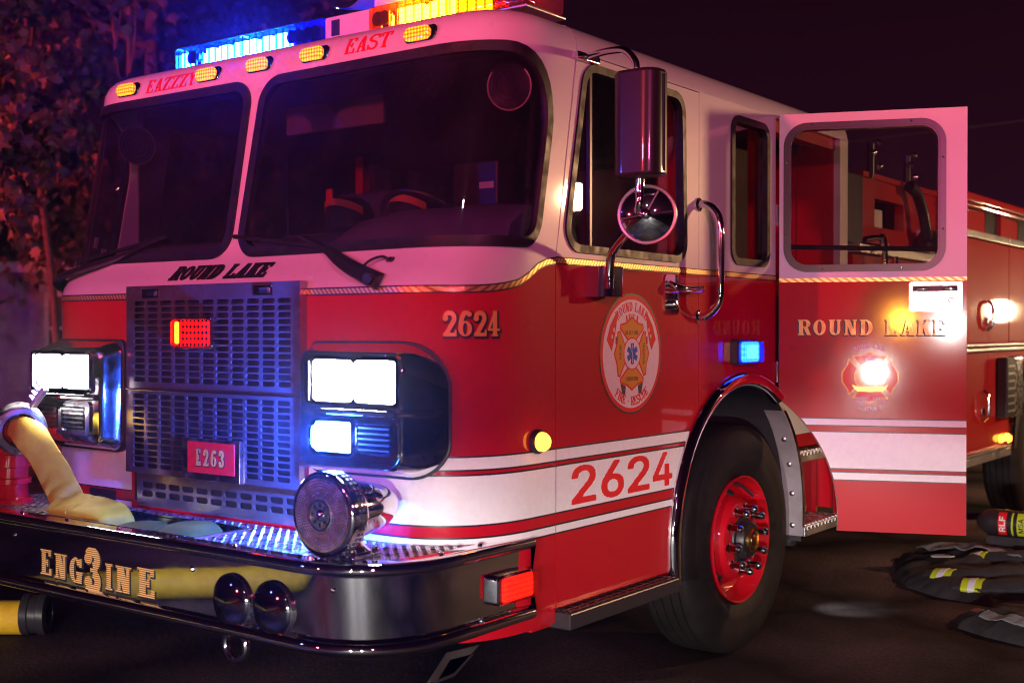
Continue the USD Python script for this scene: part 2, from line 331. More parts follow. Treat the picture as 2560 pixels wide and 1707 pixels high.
def sheet(poly, fn, d0, d1, ds=None, dz=None):
    """closed solid of a flat outline laid on a surface fn(u, v, d), between depths d0 (back) and d1 (front)"""
    out = []
    for p in polys(poly):
        V, F = tri2(p, ds, dz); n = len(V)
        e = np.vstack([F[:, [0, 1]], F[:, [1, 2]], F[:, [2, 0]]]); key = np.sort(e, 1); _, inv, cnt = np.unique(key, axis=0, return_inverse=True, return_counts=True)
        b = e[cnt[inv.ravel()] == 1]
        v = np.vstack([fn(V[:, 0], V[:, 1], np.full(n, d1)), fn(V[:, 0], V[:, 1], np.full(n, d0))])
        f = np.vstack([F, F[:, ::-1]+n, np.c_[b[:, 0], b[:, 0]+n, b[:, 1]+n], np.c_[b[:, 0], b[:, 1]+n, b[:, 1]]])
        out.append((v, f))
    v, f = cat(*out); c = fn(np.array([V[0, 0], V[0, 0]+1e-3, V[0, 0]]), np.array([V[0, 1], V[0, 1], V[0, 1]+1e-3]), np.zeros(3)); d = fn(V[:1, 0], V[:1, 1], np.array([1e-3]))[0]-c[0]
    if np.cross(c[1]-c[0], c[2]-c[0]) @ d < 0: f = f[:, ::-1]
    return v, f
def pad(cx, cy, w, h, r, fn, d0, d1, ch, k=5):
    """raised rounded pad (lens, lamp body) on a surface, with rounded edge ch"""
    R = lambda i, d: fn(*rpoly(cx, cy, w-2*i, h-2*i, max(np.min(r)-i, .001) if np.isscalar(r) else np.maximum(np.array(r)-i, .001), k).T, np.full(4*(k+1), d))
    m = loft([R(0, d0), R(0, d1-ch), R(.12*ch, d1-.5*ch), R(.5*ch, d1-.12*ch), R(ch, d1)])
    return m
def flat_y(y0, sgn=-1.):     # plane facing -y: u = x, v = z
    return lambda u, v, d=0.: np.stack([np.asarray(u, float), y0-np.asarray(d, float)+0*np.asarray(u), np.asarray(v, float)], -1)
def plane(o, U, V):
    o, U, V = (np.asarray(q, float) for q in (o, U, V)); N = np.cross(U, V)
    return lambda u, v, d=0.: o+np.asarray(u, float)[..., None]*U+np.asarray(v, float)[..., None]*V+np.asarray(d, float)[..., None]*N

# ------------------------------------------------------------------ slab-serif lettering as outlines
def ell(cx, cy, rx, ry, a0=0, a1=360, n=26):
    t = np.radians(np.linspace(a0, a1, n)); return np.c_[cx+rx*np.cos(t), cy+ry*np.sin(t)]
def stroke(p, w): return LineString(p).buffer(w/2, cap_style=2, join_style=2)
def glyph(ch, w=.62, T=.17, t=.075, e=.055, sh=.075):
    R = sbox; L, Rr = e+T/2, w-e-T/2; U = []
    V = lambda x, a=0., b=1.: U.append(R(x-T/2, a, x+T/2, b))
    S = lambda x, y, k=1.0: U.append(R(x-T/2-e*k, 0 if y == 0 else 1-sh, x+T/2+e*k, sh if y == 0 else 1))
    ring = lambda cx, cy, rx, ry: Polygon(ell(cx, cy, rx, ry)).difference(Polygon(ell(cx, cy, rx-T, ry-t)))
    if ch == ' ': return None, .34
    if ch == '-': return R(.05, .42, .33, .42+1.3*t), .38
    if ch == '.': return R(.05, 0, .05+T, T), T+.12
    if ch == 'I': V(e+T/2); S(e+T/2, 0); S(e+T/2, 1); return unary_union(U), T+2*e
    if ch in 'EFL':
        V(L); S(L, 0); S(L, 1)
        if ch in 'EL': U += [R(L, 0, w-.02, t), R(w-.02-.6*T, 0, w-.02, .27)]
        if ch in 'EF': U += [R(L, 1-t, w-.04, 1), R(w-.04-.6*T, .75, w-.04, 1), R(L, .5-t/2, w*.68, .5+t/2), R(w*.68-.4*T, .36, w*.68, .64)]
    elif ch == 'T': V(w/2); S(w/2, 0, 1.4); U += [R(0, 1-t, w, 1), R(0, .72, .55*T, 1), R(w-.55*T, .72, w, 1)]
    elif ch == 'N':
        th = T*.55; U += [R(e, 0, e+th, 1), R(w-e-th, 0, w-e, 1), Polygon([(e, 1), (e+T*1.1, 1), (w-e, 0), (w-e-T*1.1, 0)]), R(0, 0, 2*e+th, sh), R(0, 1-sh, e+th, 1), R(w-2*e-th, 1-sh, w, 1)]
    elif ch == 'M':
        w *= 1.22; th = T*.55; U += [R(e, 0, e+th, 1), R(w-e-T, 0, w-e, 1), Polygon([(e, 1), (e+T, 1), (w/2+T*.4, .08), (w/2-T*.5, .08)]), Polygon([(w-e, 1), (w-e-th, 1), (w/2-T*.2, .08), (w/2+T*.4, .08)]), R(0, 0, 2*e+th, sh), R(w-2*e-T, 0, w, sh), R(0, 1-sh, e+T, 1), R(w-e-T, 1-sh, w, 1)]
    elif ch == 'U':
        th = T*.7; o = Polygon(np.vstack([[(e, 1), (e, .32)], ell(w/2, .32, w/2-e, .32, 180, 360), [(w-e, 1)]])); i = Polygon(np.vstack([[(e+T, 1.1), (e+T, .34)], ell((w+T-th)/2, .34, w/2-e-(T+th)/2, .34-t, 180, 360), [(w-e-th, 1.1)]]))
        U += [o.difference(i), R(0, 1-sh, T+2*e, 1), R(w-th-2*e, 1-sh, w, 1)]
    elif ch == 'O': U.append(ring(w/2, .5, w/2, .5))
    elif ch in 'CG':
        U.append(ring(w/2, .5, w/2, .5).difference(R(w*.6, .3 if ch == 'C' else .42, w+.1, .68))); U.append(R(w-.55*T, .64, w, .97))
        if ch == 'G': U += [R(w-T, .0, w, .44), R(w*.55, .44-t, w+.04, .44)]
        else: U.append(R(w-.35*T, .12, w, .3))
    elif ch in 'DBRP':
        V(L); S(L, 0); S(L, 1)
        half = lambda cy, ry, rw: Polygon(np.vstack([[(L, cy-ry)], ell(w-rw, cy, rw, ry, -90, 90), [(L, cy+ry)]])).difference(Polygon(np.vstack([[(L, cy-ry+t)], ell(w-rw, cy, rw-T, ry-t, -90, 90), [(L, cy+ry-t)]])))
        if ch == 'D': U.append(half(.5, .5, w*.55))
        else:
            U.append(half(.74, .26, .26))
            if ch == 'B': U.append(half(.26, .26+t/2, .26))
            if ch == 'R': U.append(Polygon([(w*.45, .5), (w*.45+T*1.05, .5), (w-.01, sh), (w+.03, sh), (w+.03, 0), (w-T*.85, 0)]))
    elif ch == 'K':
        V(L); S(L, 0); S(L, 1); U += [stroke([(L, .36), (w-.1, .99)], t*1.2), Polygon([(w*.42, .55), (w*.42+T*.8, .68), (w+.01, 0), (w-T*1.15, 0)]), R(w*.62, 0, w+.04, sh), R(w*.62, 1-sh, w+.02, 1)]
    elif ch == 'A':
        U += [stroke([(e+.06, 0), (w*.47, 1.02)], t*1.15), Polygon([(w*.40, 1), (w*.40+T*.95, 1), (w-e*.5, 0), (w-e*.5-T*1.1, 0)]), R(w*.2, .27, w*.7, .27+t), R(0, 0, .06+2.6*e, sh), R(w-T-2.0*e, 0, w+.02, sh)]
    elif ch == 'Y': U += [R(w/2-T/2, 0, w/2+T/2, .45), Polygon([(0, 1), (T*1.1, 1), (w/2+T/2, .42), (w/2-T/2, .42)]), stroke([(w/2, .42), (w-.07, 1)], t*1.3), R(w/2-T/2-e, 0, w/2+T/2+e, sh), R(-.02, 1-sh, T+e*1.6, 1), R(w-.2, 1-sh, w+.02, 1)]
    elif ch == 'Z': U += [R(.02, 1-t, w, 1), R(0, 0, w, t), Polygon([(w-T*1.25, 1), (w, 1), (T*1.25, 0), (0, 0)]), R(.02, .74, .02+.5*T, 1), R(w-.5*T, 0, w, .26)]
    elif ch == 'S':
        k = T*.82; p = np.vstack([ell(w/2, .735, w/2-k/2, .265-k*.35, 25, 260, 20), ell(w/2, .265, w/2-k/2, .265-k*.35, 80, -155, 20)]); U += [LineString(p).buffer(k/2, cap_style=2), R(w-.45*T, .68, w, .99), R(0, .01, .45*T, .32)]
    elif ch == '2': U += [LineString(np.vstack([ell(w/2, .70, w/2-T/2, .30-T*.4, 165, -25, 18), [(T*.75, t*1.2)]])).buffer(T*.46, cap_style=2), R(.02, 0, w, T*.72), R(w-.42*T, 0, w, .25), Polygon(ell(T*.6, .70, T*.6, T*.55))]
    elif ch == '3': U += [LineString(np.vstack([ell(w*.47, .745, w/2-T/2, .255-T*.36, 150, -80, 18)])).buffer(T*.45, cap_style=2), LineString(ell(w*.47, .27, w/2-T*.42, .27-T*.36, 80, -150, 20)).buffer(T*.45, cap_style=2), Polygon(ell(T*.62, .75, T*.6, T*.5)), Polygon(ell(T*.62, .25, T*.6, T*.5)), R(w*.36, .47, w*.6, .56)]
    elif ch == '6': U += [ring(w/2, .3, w/2, .3), LineString(np.vstack([ell(w*.62, .34, w*.62-T/2, .66-T*.3, 180, 75, 18)])).buffer(T*.48, cap_style=2), Polygon(ell(w*.8, .86, T*.55, T*.5))]
    elif ch == '4': U += [R(w*.58-T/2, 0, w*.58+T/2, 1), R(0, .22, w, .22+t*1.1), stroke([(t*.5, .24), (w*.6, .99)], t*1.2), R(w*.58-T/2-e, 0, w*.58+T/2+e, sh)]
    return unary_union(U).intersection(R(-.1, 0, 2, 1)), w
def text(s, height, width=None, wf=.62, T=.17, gap=.07, slant=0., t=.075, **k):
    """lettering outline from the origin; width squeezes it to a total length"""
    x, out = 0., []
    for ch in s:
        g, w = glyph(ch, wf, T, t, **k)
        if g is not None: out.append(affinity.translate(g, x, 0))
        x += w+gap
    g = unary_union(out); sx = height if width is None else width/(x-gap)
    return affinity.affine_transform(g, [sx, slant*height, 0, height, 0, 0])
def arc_text(s, r, height, centre_deg, cw=True, wf=.62, T=.19, gap=.06, squeeze=1.0):
    """lettering bent round a circle about the origin; cw: reads over the top, else along the bottom"""
    ws = [glyph(c, wf, T) for c in s]; tot = sum((w+gap) for _, w in ws)*height*squeeze; a = math.radians(centre_deg)+(tot/2/r if cw else -tot/2/r); out = []
    for g, w in ws:
        half = (w+gap)/2*height*squeeze/r; a += -half if cw else half
        if g is not None:
            q = affinity.translate(g, -w/2, 0); q = affinity.scale(q, height*squeeze, height, origin=(0, 0)); q = affinity.translate(q, 0, r if cw else -r)
            out.append(affinity.rotate(q, math.degrees(a)-90 if cw else math.degrees(a)+90, origin=(0, 0)))
        a += -half if cw else half
    return unary_union(out)
def put(g, x, y, rot=0.): return affinity.translate(affinity.rotate(g, rot, origin=(0, 0)), x, y)
def sans(txt, height, bold=True):
    m = meshkit.text_mesh(txt, height, .002, bold); b = m.bounds; m.apply_translation([-b[0, 0], 0, 0]); return m
def sans_on(m, fn, u, v, sx=1., d0=.0015, dd=.0015):
    V = np.asarray(m.vertices); z = V[:, 2]; return fn(u+V[:, 0]*sx, v+V[:, 1], d0+dd*(z > .001)), np.asarray(m.faces)

# ------------------------------------------------------------------ the cab's skin: front with rounded corners, raked windscreen, rolled roof edge
W, CA, CN = 1.22, .342, 2.44
ZR, RR = 2.53, .10
VT = ZR+RR*PI/2
def smooth01(t): t = np.clip(t, 0, 1); return t*t*(3-2*t)
def y_front(z): z = np.asarray(z, float); return .095*smooth01((z-1.645)/.165)+.188*np.maximum(z-1.80, 0)
def y_seam(z): z = np.asarray(z, float); return .523+.1735*np.maximum(z-1.745, 0)
_t = np.linspace(0, PI/2, 400); _cx = CA*np.sin(_t)**(2/CN); _cy = .39*(1-np.cos(_t)**(2/CN)); _cl = np.r_[0, np.cumsum(np.hypot(np.diff(_cx), np.diff(_cy)))]
SF = W-CA; LC = _cl[-1]; SS = SF+LC; SE = SS+.12
def plan(s, z):
    s = np.asarray(s, float); z = np.minimum(np.asarray(z, float), ZR); s, z = np.broadcast_arrays(s, z)
    sg = np.where(s < 0, -1., 1.); q = np.abs(s); yf = y_front(z); b = y_seam(z)-.12-yf; t = np.interp(q-SF, _cl, _t)
    st = np.sin(t)**(2/CN); ct = np.maximum(np.cos(t), 0)**(2/CN)
    x = np.where(q <= SF, q, SF+CA*st); y = np.where(q <= SF, yf, yf+b*(1-ct)); y = np.where(q > SS, yf+b+(q-SS), y)
    nx = np.maximum(np.sin(t), 0)**(2-2/CN)/CA; ny = -np.maximum(np.cos(t), 1e-9)**(2-2/CN)/b
    nx = np.where(q <= SF, 0, nx); nx = np.where(q >= SS, 1, nx); ny = np.where(q <= SF, -1, ny); ny = np.where(q >= SS, 0, ny)
    l = np.hypot(nx, ny); return sg*x, y, sg*nx/l, ny/l
def roll(v, d):
    ph = np.clip((v-ZR)/RR, 0, PI/2); return np.where(v > ZR, -RR+(RR+d)*np.cos(ph), d), np.where(v > ZR, ZR+(RR+d)*np.sin(ph), v)
def front(s, v, d=0.):
    s, v, d = np.broadcast_arrays(np.asarray(s, float), np.asarray(v, float), np.asarray(d, float)); x, y, nx, ny = plan(s, v); o, z = roll(v, d)
    return np.stack([x+nx*o, y+ny*o, z], -1)
def side_fn(sg):
    def f(y, v, d=0.):
        y, v, d = np.broadcast_arrays(np.asarray(y, float), np.asarray(v, float), np.asarray(d, float)); o, z = roll(v, d); return np.stack([sg*(W+o), y, z], -1)
    return f
side, far_side = side_fn(1.), side_fn(-1.)
def gold_z(s):
    q = np.abs(s); return np.interp(q, [0, 1.20, 1.30, 1.38, 1.44, 1.50, 1.56, 1.62], [1.634, 1.636, 1.644, 1.660, 1.690, 1.728, 1.744, 1.748])
Z_TOP, Z_BAND = (1.0335, 1.0727), (.848, 1.0112)

eng = thing('fire_engine', 'red and white fire engine with lit headlights, chrome bumper and its crew door swung open', 'fire engine')

# ---- front shell
gs = np.linspace(-SE, SE, 61); gz = gold_z(gs)
lower = Polygon(np.vstack([np.c_[gs, gz], [(SE, .455), (-SE, .455)]]))
upper = Polygon(np.vstack([[(-SE, VT)], np.c_[gs, gz], [(SE, VT)]]))
wr_o = [(.016, 1.777), (1.478, 1.784), (1.498, 2.503), (.026, 2.496)]
wr_out = rquad(wr_o, (.11, .10, .30, .11), 10)
wr_in = np.array(Polygon(wr_out).buffer(-.038, quad_segs=8).exterior.coords)[:-1]
pane_out = [Polygon(wr_out), Polygon(wr_out*[-1, 1])]; pane_in = [Polygon(wr_in), Polygon(wr_in*[-1, 1])]
DS, DZ = .045, .12
part(eng, 'lower_cab_body', sheet(lower.buffer(0), front, -.03, 0, DS, DZ), 'red_paint')
part(eng, 'upper_cab_body', sheet(upper.buffer(0).difference(unary_union([p.buffer(-.012) for p in pane_out])), front, -.03, 0, DS, .035), 'white_paint')
for k in (0, 1):
    ws = part(eng, 'windscreen', sheet(pane_in[k].buffer(.012), front, -.014, -.008, DS, .10), 'windshield_glass')
    part(ws, 'gasket', sheet(pane_out[k].difference(pane_in[k]), front, -.02, .009, DS, .05), 'rubber')
gl = Polygon(np.vstack([np.c_[gs, gz+.009], np.c_[gs, gz-.009][::-1]])).buffer(0); gb = gl.buffer(.005)
part(eng, 'gold_stripe', sheet(gl, front, .0005, .0022, DS, None), 'gold_rope')
part(eng, 'stripe_edging', sheet(gb, front, .0003, .0012, DS, None), 'black_vinyl')
for nm, (a, b) in (('thin_stripe', Z_TOP), ('wide_stripe', Z_BAND), ('thin_stripe', (.776, .801))):
    for x0, x1 in ((-SE, -.515), (.515, SE)):
        st = part(eng, nm, sheet(sbox(x0, a, x1, b), front, .0006, .0024, DS, None), 'white_sheeting', label='white reflective stripe round the cab front')
        part(st, 'edging', sheet(sbox(x0, a-.006, x1, b+.006), front, .0003, .0014, DS, None), 'black_vinyl')
# black square on the red strip under the white panel
part(eng, 'hook_opening', sheet(sbox(-.80, .79, -.62, .838), front, .001, .003, DS, None), 'black_plastic')

# ---- roof
ri = [front(s, VT, 0)[:2] for s in np.linspace(-SE, SE, 60)]
roof = Polygon(np.vstack([ri, [(W-RR, 3.30), (-W+RR, 3.30)]])).buffer(.002)
part(eng, 'roof', sheet(roof, lambda u, v, d: np.stack([u, v, 2.63+d], -1), -.03, .0), 'white_paint')

# ---- lettering on the front
def lettering(name, g, fn, m, d=.0026, ds=.03, dz=None, shadow=None, parent=eng, label=None):
    p = part(parent, name, sheet(g, fn, .0008, d, ds, dz), m, label=label)
    if shadow:
        off, r, ms = shadow
        part(p, 'shade', sheet(affinity.translate(g.buffer(r), *off), fn, .0006, d-.0008, ds, dz), ms)
    return p
lettering('lettering', put(text('EAZZZY', .058, .325, wf=.5, T=.12, slant=.22), -.728, 2.520), front, 'red_sheeting', label='red italic word EAZZZY above the windscreen', dz=.03)
lettering('lettering', put(text('EAST', .062, .225, wf=.56, T=.14, slant=.20), .462, 2.528), front, 'red_sheeting', label='red italic word EAST above the windscreen', dz=.03)
lettering('lettering', put(text('ROUND LAKE', .052, .560, wf=.64, T=.22, t=.11, slant=.35), -.312, 1.702), front, 'black_vinyl', shadow=((.004, -.004), .003, 'brass'), label='black italic words ROUND LAKE over the grille', dz=.03)
lettering('number', put(text('2624', .086, .20, wf=.60, T=.2), 1.098, 1.478), front, 'gold_leaf', shadow=((.004, -.004), .005, 'black_vinyl'), label='gold number 2624 on the front corner')

# ---- five amber marker lamps over the windscreen
for s in (-.842, -.305, .003, .313, .845):
    b = part(eng, 'marker_lamp', pad(s, 2.548, .158, .058, .029, front, 0, .016, .010), 'chrome')
    part(b, 'lens', pad(s-.010, 2.548, .118, .044, .022, front, .012, .030, .012), 'led_marker')

# ---- wipers and washer nozzles
def wiper(sx, tip, blade):
    a, b = np.array(sx), np.array(tip); n = np.array([-(b-a)[1], (b-a)[0]]); n /= np.linalg.norm(n)
    w = lambda t: .021*(1-t)+.008
    arm = [front(*(np.stack([a+(b-a)*t+n*w(t)*c for c in (-1, -.6, .6, 1)]).T), np.array([.012+.028*math.sin(PI*min(t*1.4, .9)+.2), .034+.03*math.sin(PI*min(t*1.4, .9)+.2), .034+.03*math.sin(PI*min(t*1.4, .9)+.2), .012+.028*math.sin(PI*min(t*1.4, .9)+.2)])) for t in np.linspace(-.06, 1, 12)]
    p = part(eng, 'wiper', loft(arm), 'satin_black')
    c, d = (np.array(q) for q in blade)
    part(p, 'blade', tube(front(*np.linspace(c, d, 16).T, np.full(16, .026)), .009, 8), 'rubber')
    part(p, 'pivot', tube(front(np.array([a[0]]*2), np.array([a[1]]*2), np.array([0, .05])), .02, 14), 'satin_black')
wiper((.835, 1.672), (.392, 1.842), ((.52, 1.80), (.02, 1.86)))
wiper((-1.285, 1.676), (-.43, 1.868), ((-.95, 1.80), (-.40, 1.878)))
for s, sg in ((.858, -1), (-1.24, 1)):
    p = part(eng, 'washer_nozzle', pad(s, 1.742, .022, .018, .008, front, 0, .02, .006), 'satin_black')
    path = curve([front(s, 1.742, .015), front(s+sg*.03, 1.752, .03), front(s+sg*.08, 1.735, .03), front(s+sg*.11, 1.69, .016)] if sg < 0 else [front(s, 1.742, .015), front(s-.03, 1.765, .03), front(s-.065, 1.74, .035), front(s-.05, 1.695, .02)], 10)
    part(p, 'washer_hose', tube(path, .0045, 8), 'rubber')

# ---- grille
GY = -.034
gy = flat_y(0.0)
def slots(x0, x1, z0, z1, nx, nz, fx=.86, fz=.74):
    px, pz = (x1-x0)/nx, (z1-z0)/nz; out = []
    for i in range(nx):
        for j in range(nz): out.append(Polygon(rpoly(x0+px*(i+.5), z0+pz*(j+.5), px*fx, pz*fz, pz*fz*.36, 2)))
    return unary_union(out)
gr = part(eng, 'grille', sheet(sbox(-.503, 1.266, .503, 1.675).difference(slots(-.462, .462, 1.290, 1.618, 11, 13)), gy, .026, .034), 'grille_steel', label='upper punched stainless grille panel')
part(gr, 'side_return', sheet(Polygon(rpoly(0, 1.4705, 1.006, .409, .002, 1)).difference(Polygon(rpoly(0, 1.4705, .996, .399, .002, 1))), gy, .0, .026), 'grille_steel')
gr2 = part(eng, 'grille', sheet(sbox(-.503, .929, .503, 1.258).difference(slots(-.462, .462, .948, 1.248, 11, 12)), gy, .030, .038), 'grille_steel', label='lower punched stainless grille panel')
part(gr2, 'side_return', sheet(Polygon(rpoly(0, 1.0935, 1.006, .329, .002, 1)).difference(Polygon(rpoly(0, 1.0935, .996, .319, .002, 1))), gy, .0, .030), 'grille_steel')
part(eng, 'grille_lip', bx(-.503, .503, -.044, -.006, 1.2585, 1.2655, .002), 'chrome')
part(eng, 'radiator_core', sheet(sbox(-.49, .81, .49, 1.66), gy, .002, .006), 'dark_core')
part(eng, 'lower_vent', sheet(sbox(-.455, .795, .515, .925).difference(slots(-.43, .49, .828, .898, 11, 2, .84, .68)), gy, .014, .020), 'grille_steel', label='low vent strip with two rows of slots')
for x in (-.345, .31):
    h = part(eng, 'grille_latch', pad(x, 1.644, .105, .036, .004, gy, .034, .037, .002), 'chrome')
    part(h, 'catch', pad(x+.012, 1.644, .05, .022, .004, gy, .037, .044, .003), 'stainless')
wl = part(eng, 'warning_lamp', pad(-.05, 1.487, .215, .125, .016, gy, .034, .062, .01), 'chrome', label='red warning lamp in the grille')
part(wl, 'diodes', pad(-.052, 1.489, .190, .100, .012, gy, .058, .070, .006), 'led_red')
part(wl, 'bright_diodes', pad(-.135, 1.489, .022, .085, .008, gy, .068, .076, .004), 'led_red_core')
part(wl, 'lens', pad(-.052, 1.487, .205, .114, .018, gy, .060, .094, .016), 'red_lens')
pl = part(eng, 'number_plate', pad(.034, 1.008, .335, .160, .004, gy, .038, .052, .003), 'stainless')
part(pl, 'red_panel', pad(.040, 1.016, .268, .118, .003, gy, .052, .055, .0012), 'red_sheeting')
part(pl, 'lettering', sheet(put(text('E263', .064, .165, wf=.52, T=.2, gap=.2), -.045, .985), gy, .0552, .0566), 'gold_leaf', label='gold number E263')
part(pl, 'lettering_shade', sheet(put(text('E263', .064, .165, wf=.52, T=.2, gap=.2), -.044, .984).buffer(.0035), gy, .0551, .0559), 'black_vinyl')

# ---- headlamp clusters
def cluster(sg):
    nx = lambda p: p*[sg, 1, 1]
    fn = lambda u, v, d=0.: np.stack([sg*np.asarray(u, float), -.098-np.asarray(d, float)+0*np.asarray(u), np.asarray(v, float)], -1)
    K = 10
    base = rquad([(.535, 1.000), (1.128, 1.000), (1.128, 1.462), (.535, 1.462)], (.05, .13, .16, .05), K)
    face = rquad([(.575, 1.030), (1.052, 1.036), (1.052, 1.424), (.575, 1.430)], (.04, .06, .07, .04), K)
    B0, B1 = front(base[:, 0], base[:, 1], .0), front(base[:, 0], base[:, 1], .022); C = base.mean(0)
    bi = C+(base-C)*.965; B2, B3 = front(bi[:, 0], bi[:, 1], .022), front(bi[:, 0], bi[:, 1], .034)
    F = np.c_[face[:, 0], np.full(len(face), -.102), face[:, 1]]; fi = face.mean(0)+(face-face.mean(0))*.955; F2 = np.c_[fi[:, 0], np.full(len(face), -.108), fi[:, 1]]
    fo = face.mean(0)+(face-face.mean(0))*1.012; F1 = np.c_[fo[:, 0], np.full(len(face), -.088), fo[:, 1]]; mid = B3*.45+F1*.55+(F1-B3)*[.0, 0, 0]; mid[:, 0] += .012*np.clip((face[:, 0]-.9)/.1, 0, 1)
    flip = lambda m: (m[0]*[sg, 1, 1], m[1][:, ::-1] if sg < 0 else m[1])
    h = part(eng, 'headlamp_cluster', flip(loft([B2, B3, mid, F1, F, F2])), 'bezel_chrome', smooth=50)
    part(h, 'gasket', flip(loft([B0, B1, front(bi[:, 0], bi[:, 1], .026)])), 'rubber')
    rib = [np.array([.60, -.112, 1.226]), [.80, -.116, 1.226], [1.0, -.113, 1.226], [1.055, -.098, 1.226], [1.085, -.055, 1.226], [1.108, .02, 1.226]]
    part(h, 'rib', flip(tube(curve(rib, 6), .013, 10)), 'chrome')
    fr = part(h, 'lamp_frame', flip(sheet(Polygon(rpoly(.835, 1.328, .428, .176, .02)).difference(Polygon(rpoly(.835, 1.328, .398, .148, .015))), flat_y(-.104), 0, .016)), 'chrome')
    lamp('fire_engine/headlamp_beam' + ('' if sg > 0 else '_b'), (sg*.835, -.17, 1.328), (1.0, .97, .93), 34, .05, (sg*1.2, -5.0, -.4), 34, .5)
    for c in (.738, .934):
        hl = part(h, 'headlamp', flip(pad(c, 1.328, .190, .142, .022, flat_y(-.104), .0, .010, .008)), 'led_white')
    part(h, 'lower_frame', flip(sheet(Polygon(rpoly(.835, 1.138, .40, .140, .02)).difference(unary_union([Polygon(rpoly(x, 1.138, .166, .106, .012)) for x in (.748, .936)])), flat_y(-.104), 0, .013)), 'chrome')
    for c, inner in ((.748, 1), (.936, 0)):
        lit = inner and sg > 0
        w = part(h, 'lamp', flip(pad(c, 1.138, .160, .100, .012, flat_y(-.104), 0, .014 if lit else .004, .003)), 'led_cyan' if lit else ('stainless' if inner else 'lamp_housing'), label='lit blue warning lamp' if lit else None)
        if lit: lamp('fire_engine/lamp_light', (sg*c-.02, -.185, 1.138), (.03, .10, 1.0), 85, .02)
        if lit: part(w, 'bright_diodes', flip(pad(c-.012, 1.138, .128, .084, .02, flat_y(-.104), .013, .052, .022)), 'led_front_blue')
        else:
            part(w, 'lens', flip(pad(c, 1.138, .158, .098, .012, flat_y(-.104), .006, .022, .010)), 'clear_lens')
            for q in range(5): part(w, 'flute', flip(bx(c-.07, c+.07, -.118, -.112, 1.10+q*.018, 1.106+q*.018)), 'chrome' if inner else 'lamp_housing', smooth=False)
cluster(1); cluster(-1)

# ------------------------------------------------------------------ bumper
BA, BB = .34, .40
_bx = BA*np.sin(_t)**(2/2.5); _by = BB*(1-np.cos(_t)**(2/2.5)); _bl = np.r_[0, np.cumsum(np.hypot(np.diff(_bx), np.diff(_by)))]
BF, BS = W-BA, W-BA+_bl[-1]; BE = BS+.38; BY = -.405
def bump_plan(s):
    s = np.asarray(s, float); sg = np.where(s < 0, -1., 1.); q = np.abs(s); t = np.interp(q-BF, _bl, _t); st, ct = np.sin(t)**(2/2.5), np.maximum(np.cos(t), 0)**(2/2.5)
    x = np.where(q <= BF, q, BF+BA*st); y = np.where(q <= BF, BY, BY+BB*(1-ct)); y = np.where(q > BS, BY+BB+q-BS, y)
    nx = np.maximum(np.sin(t), 0)**1.2/BA; ny = -np.maximum(np.cos(t), 1e-9)**1.2/BB
    nx, ny = np.where(q <= BF, 0, nx), np.where(q <= BF, -1, ny); nx, ny = np.where(q >= BS, 1, nx), np.where(q >= BS, 0, ny); l = np.hypot(nx, ny)
    return sg*x, y, sg*nx/l, ny/l
def bump(s, v, d=0.):
    s, v, d = np.broadcast_arrays(np.asarray(s, float), np.asarray(v, float), np.asarray(d, float)); x, y, nx, ny = bump_plan(s); return np.stack([x+nx*d, y+ny*d, v], -1)
def roll_profile():
    p = [(-.03, .780), (-.012, .784)]
    p += [(.002+.021*math.sin(a), .763+.021*math.cos(a)) for a in np.linspace(0, PI, 9)]
    p += [(-.004, .738), (-.006, .55)]
    p += [(.002+.024*math.sin(a), .520+.024*math.cos(a)) for a in np.linspace(0, PI, 9)]
    return p+[(-.03, .494), (-.03, .52), (-.03, .76)]
prof = np.array(roll_profile()); sb = np.r_[np.linspace(-BE, -BS, 4), np.linspace(-BS, -BF, 22)[1:], np.linspace(-BF, BF, 8)[1:-1], np.linspace(BF, BS, 22), np.linspace(BS, BE, 4)[1:]]
part(eng, 'bumper', loft([bump(np.full(len(prof), s), prof[:, 1], prof[:, 0]) for s in sb]), 'bumper_chrome', smooth=40)
sd2 = np.linspace(-BE, BE, 160); bxy = bump(sd2, 0*sd2, np.full(160, -.012))[:, :2]
cab_edge = np.array([front(s, .9, .003)[:2] for s in np.linspace(SE-.14, -SE+.14, 60)])
deck = Polygon(np.vstack([bxy, cab_edge])).buffer(0); tray = sbox(-.56, -.345, .31, -.10)
lip = deck.difference(Polygon(np.vstack([bump(sd2, 0*sd2, np.full(160, -.052))[:, :2], cab_edge])).buffer(0))
flat_z = lambda z: (lambda u, v, d=0.: np.stack([np.asarray(u, float), np.asarray(v, float), z+np.asarray(d, float)+0*np.asarray(u)], -1))
part(eng, 'bumper_deck', sheet(deck.difference(tray), flat_z(.776), 0, .005), 'tread_plate', label='bright tread plate deck on the bumper')
part(eng, 'deck_edge', sheet(lip, flat_z(.781), .0005, .003), 'chrome')
lugs = []
area = deck.difference(lip).difference(tray.buffer(.012)).buffer(-.012); shapely.prepare(area)
for i, xx in enumerate(np.arange(-1.22, 1.23, .0215)):
    for j, yy in enumerate(np.arange(-.42, .45, .0215)):
        if not shapely.contains_xy(area, xx, yy): continue
        a = PI/4 if (i+j) % 2 else -PI/4; c, s = math.cos(a), math.sin(a); k = [(-.0115, 0), (0, -.0032), (.0115, 0), (0, .0032)]
        v = [(xx+c*p-s*q, yy+s*p+c*q, .781) for p, q in k]+[(xx, yy, .7845), (xx+c*.005, yy+s*.005, .7838), (xx-c*.005, yy-s*.005, .7838)]
        lugs.append((v, [(0, 1, 6), (6, 1, 4), (1, 5, 4), (1, 2, 5), (2, 3, 5), (5, 3, 4), (3, 6, 4), (3, 0, 6)]))
part(eng, 'tread_lugs', cat(*lugs), 'tread_plate', smooth=False, kind='stuff')
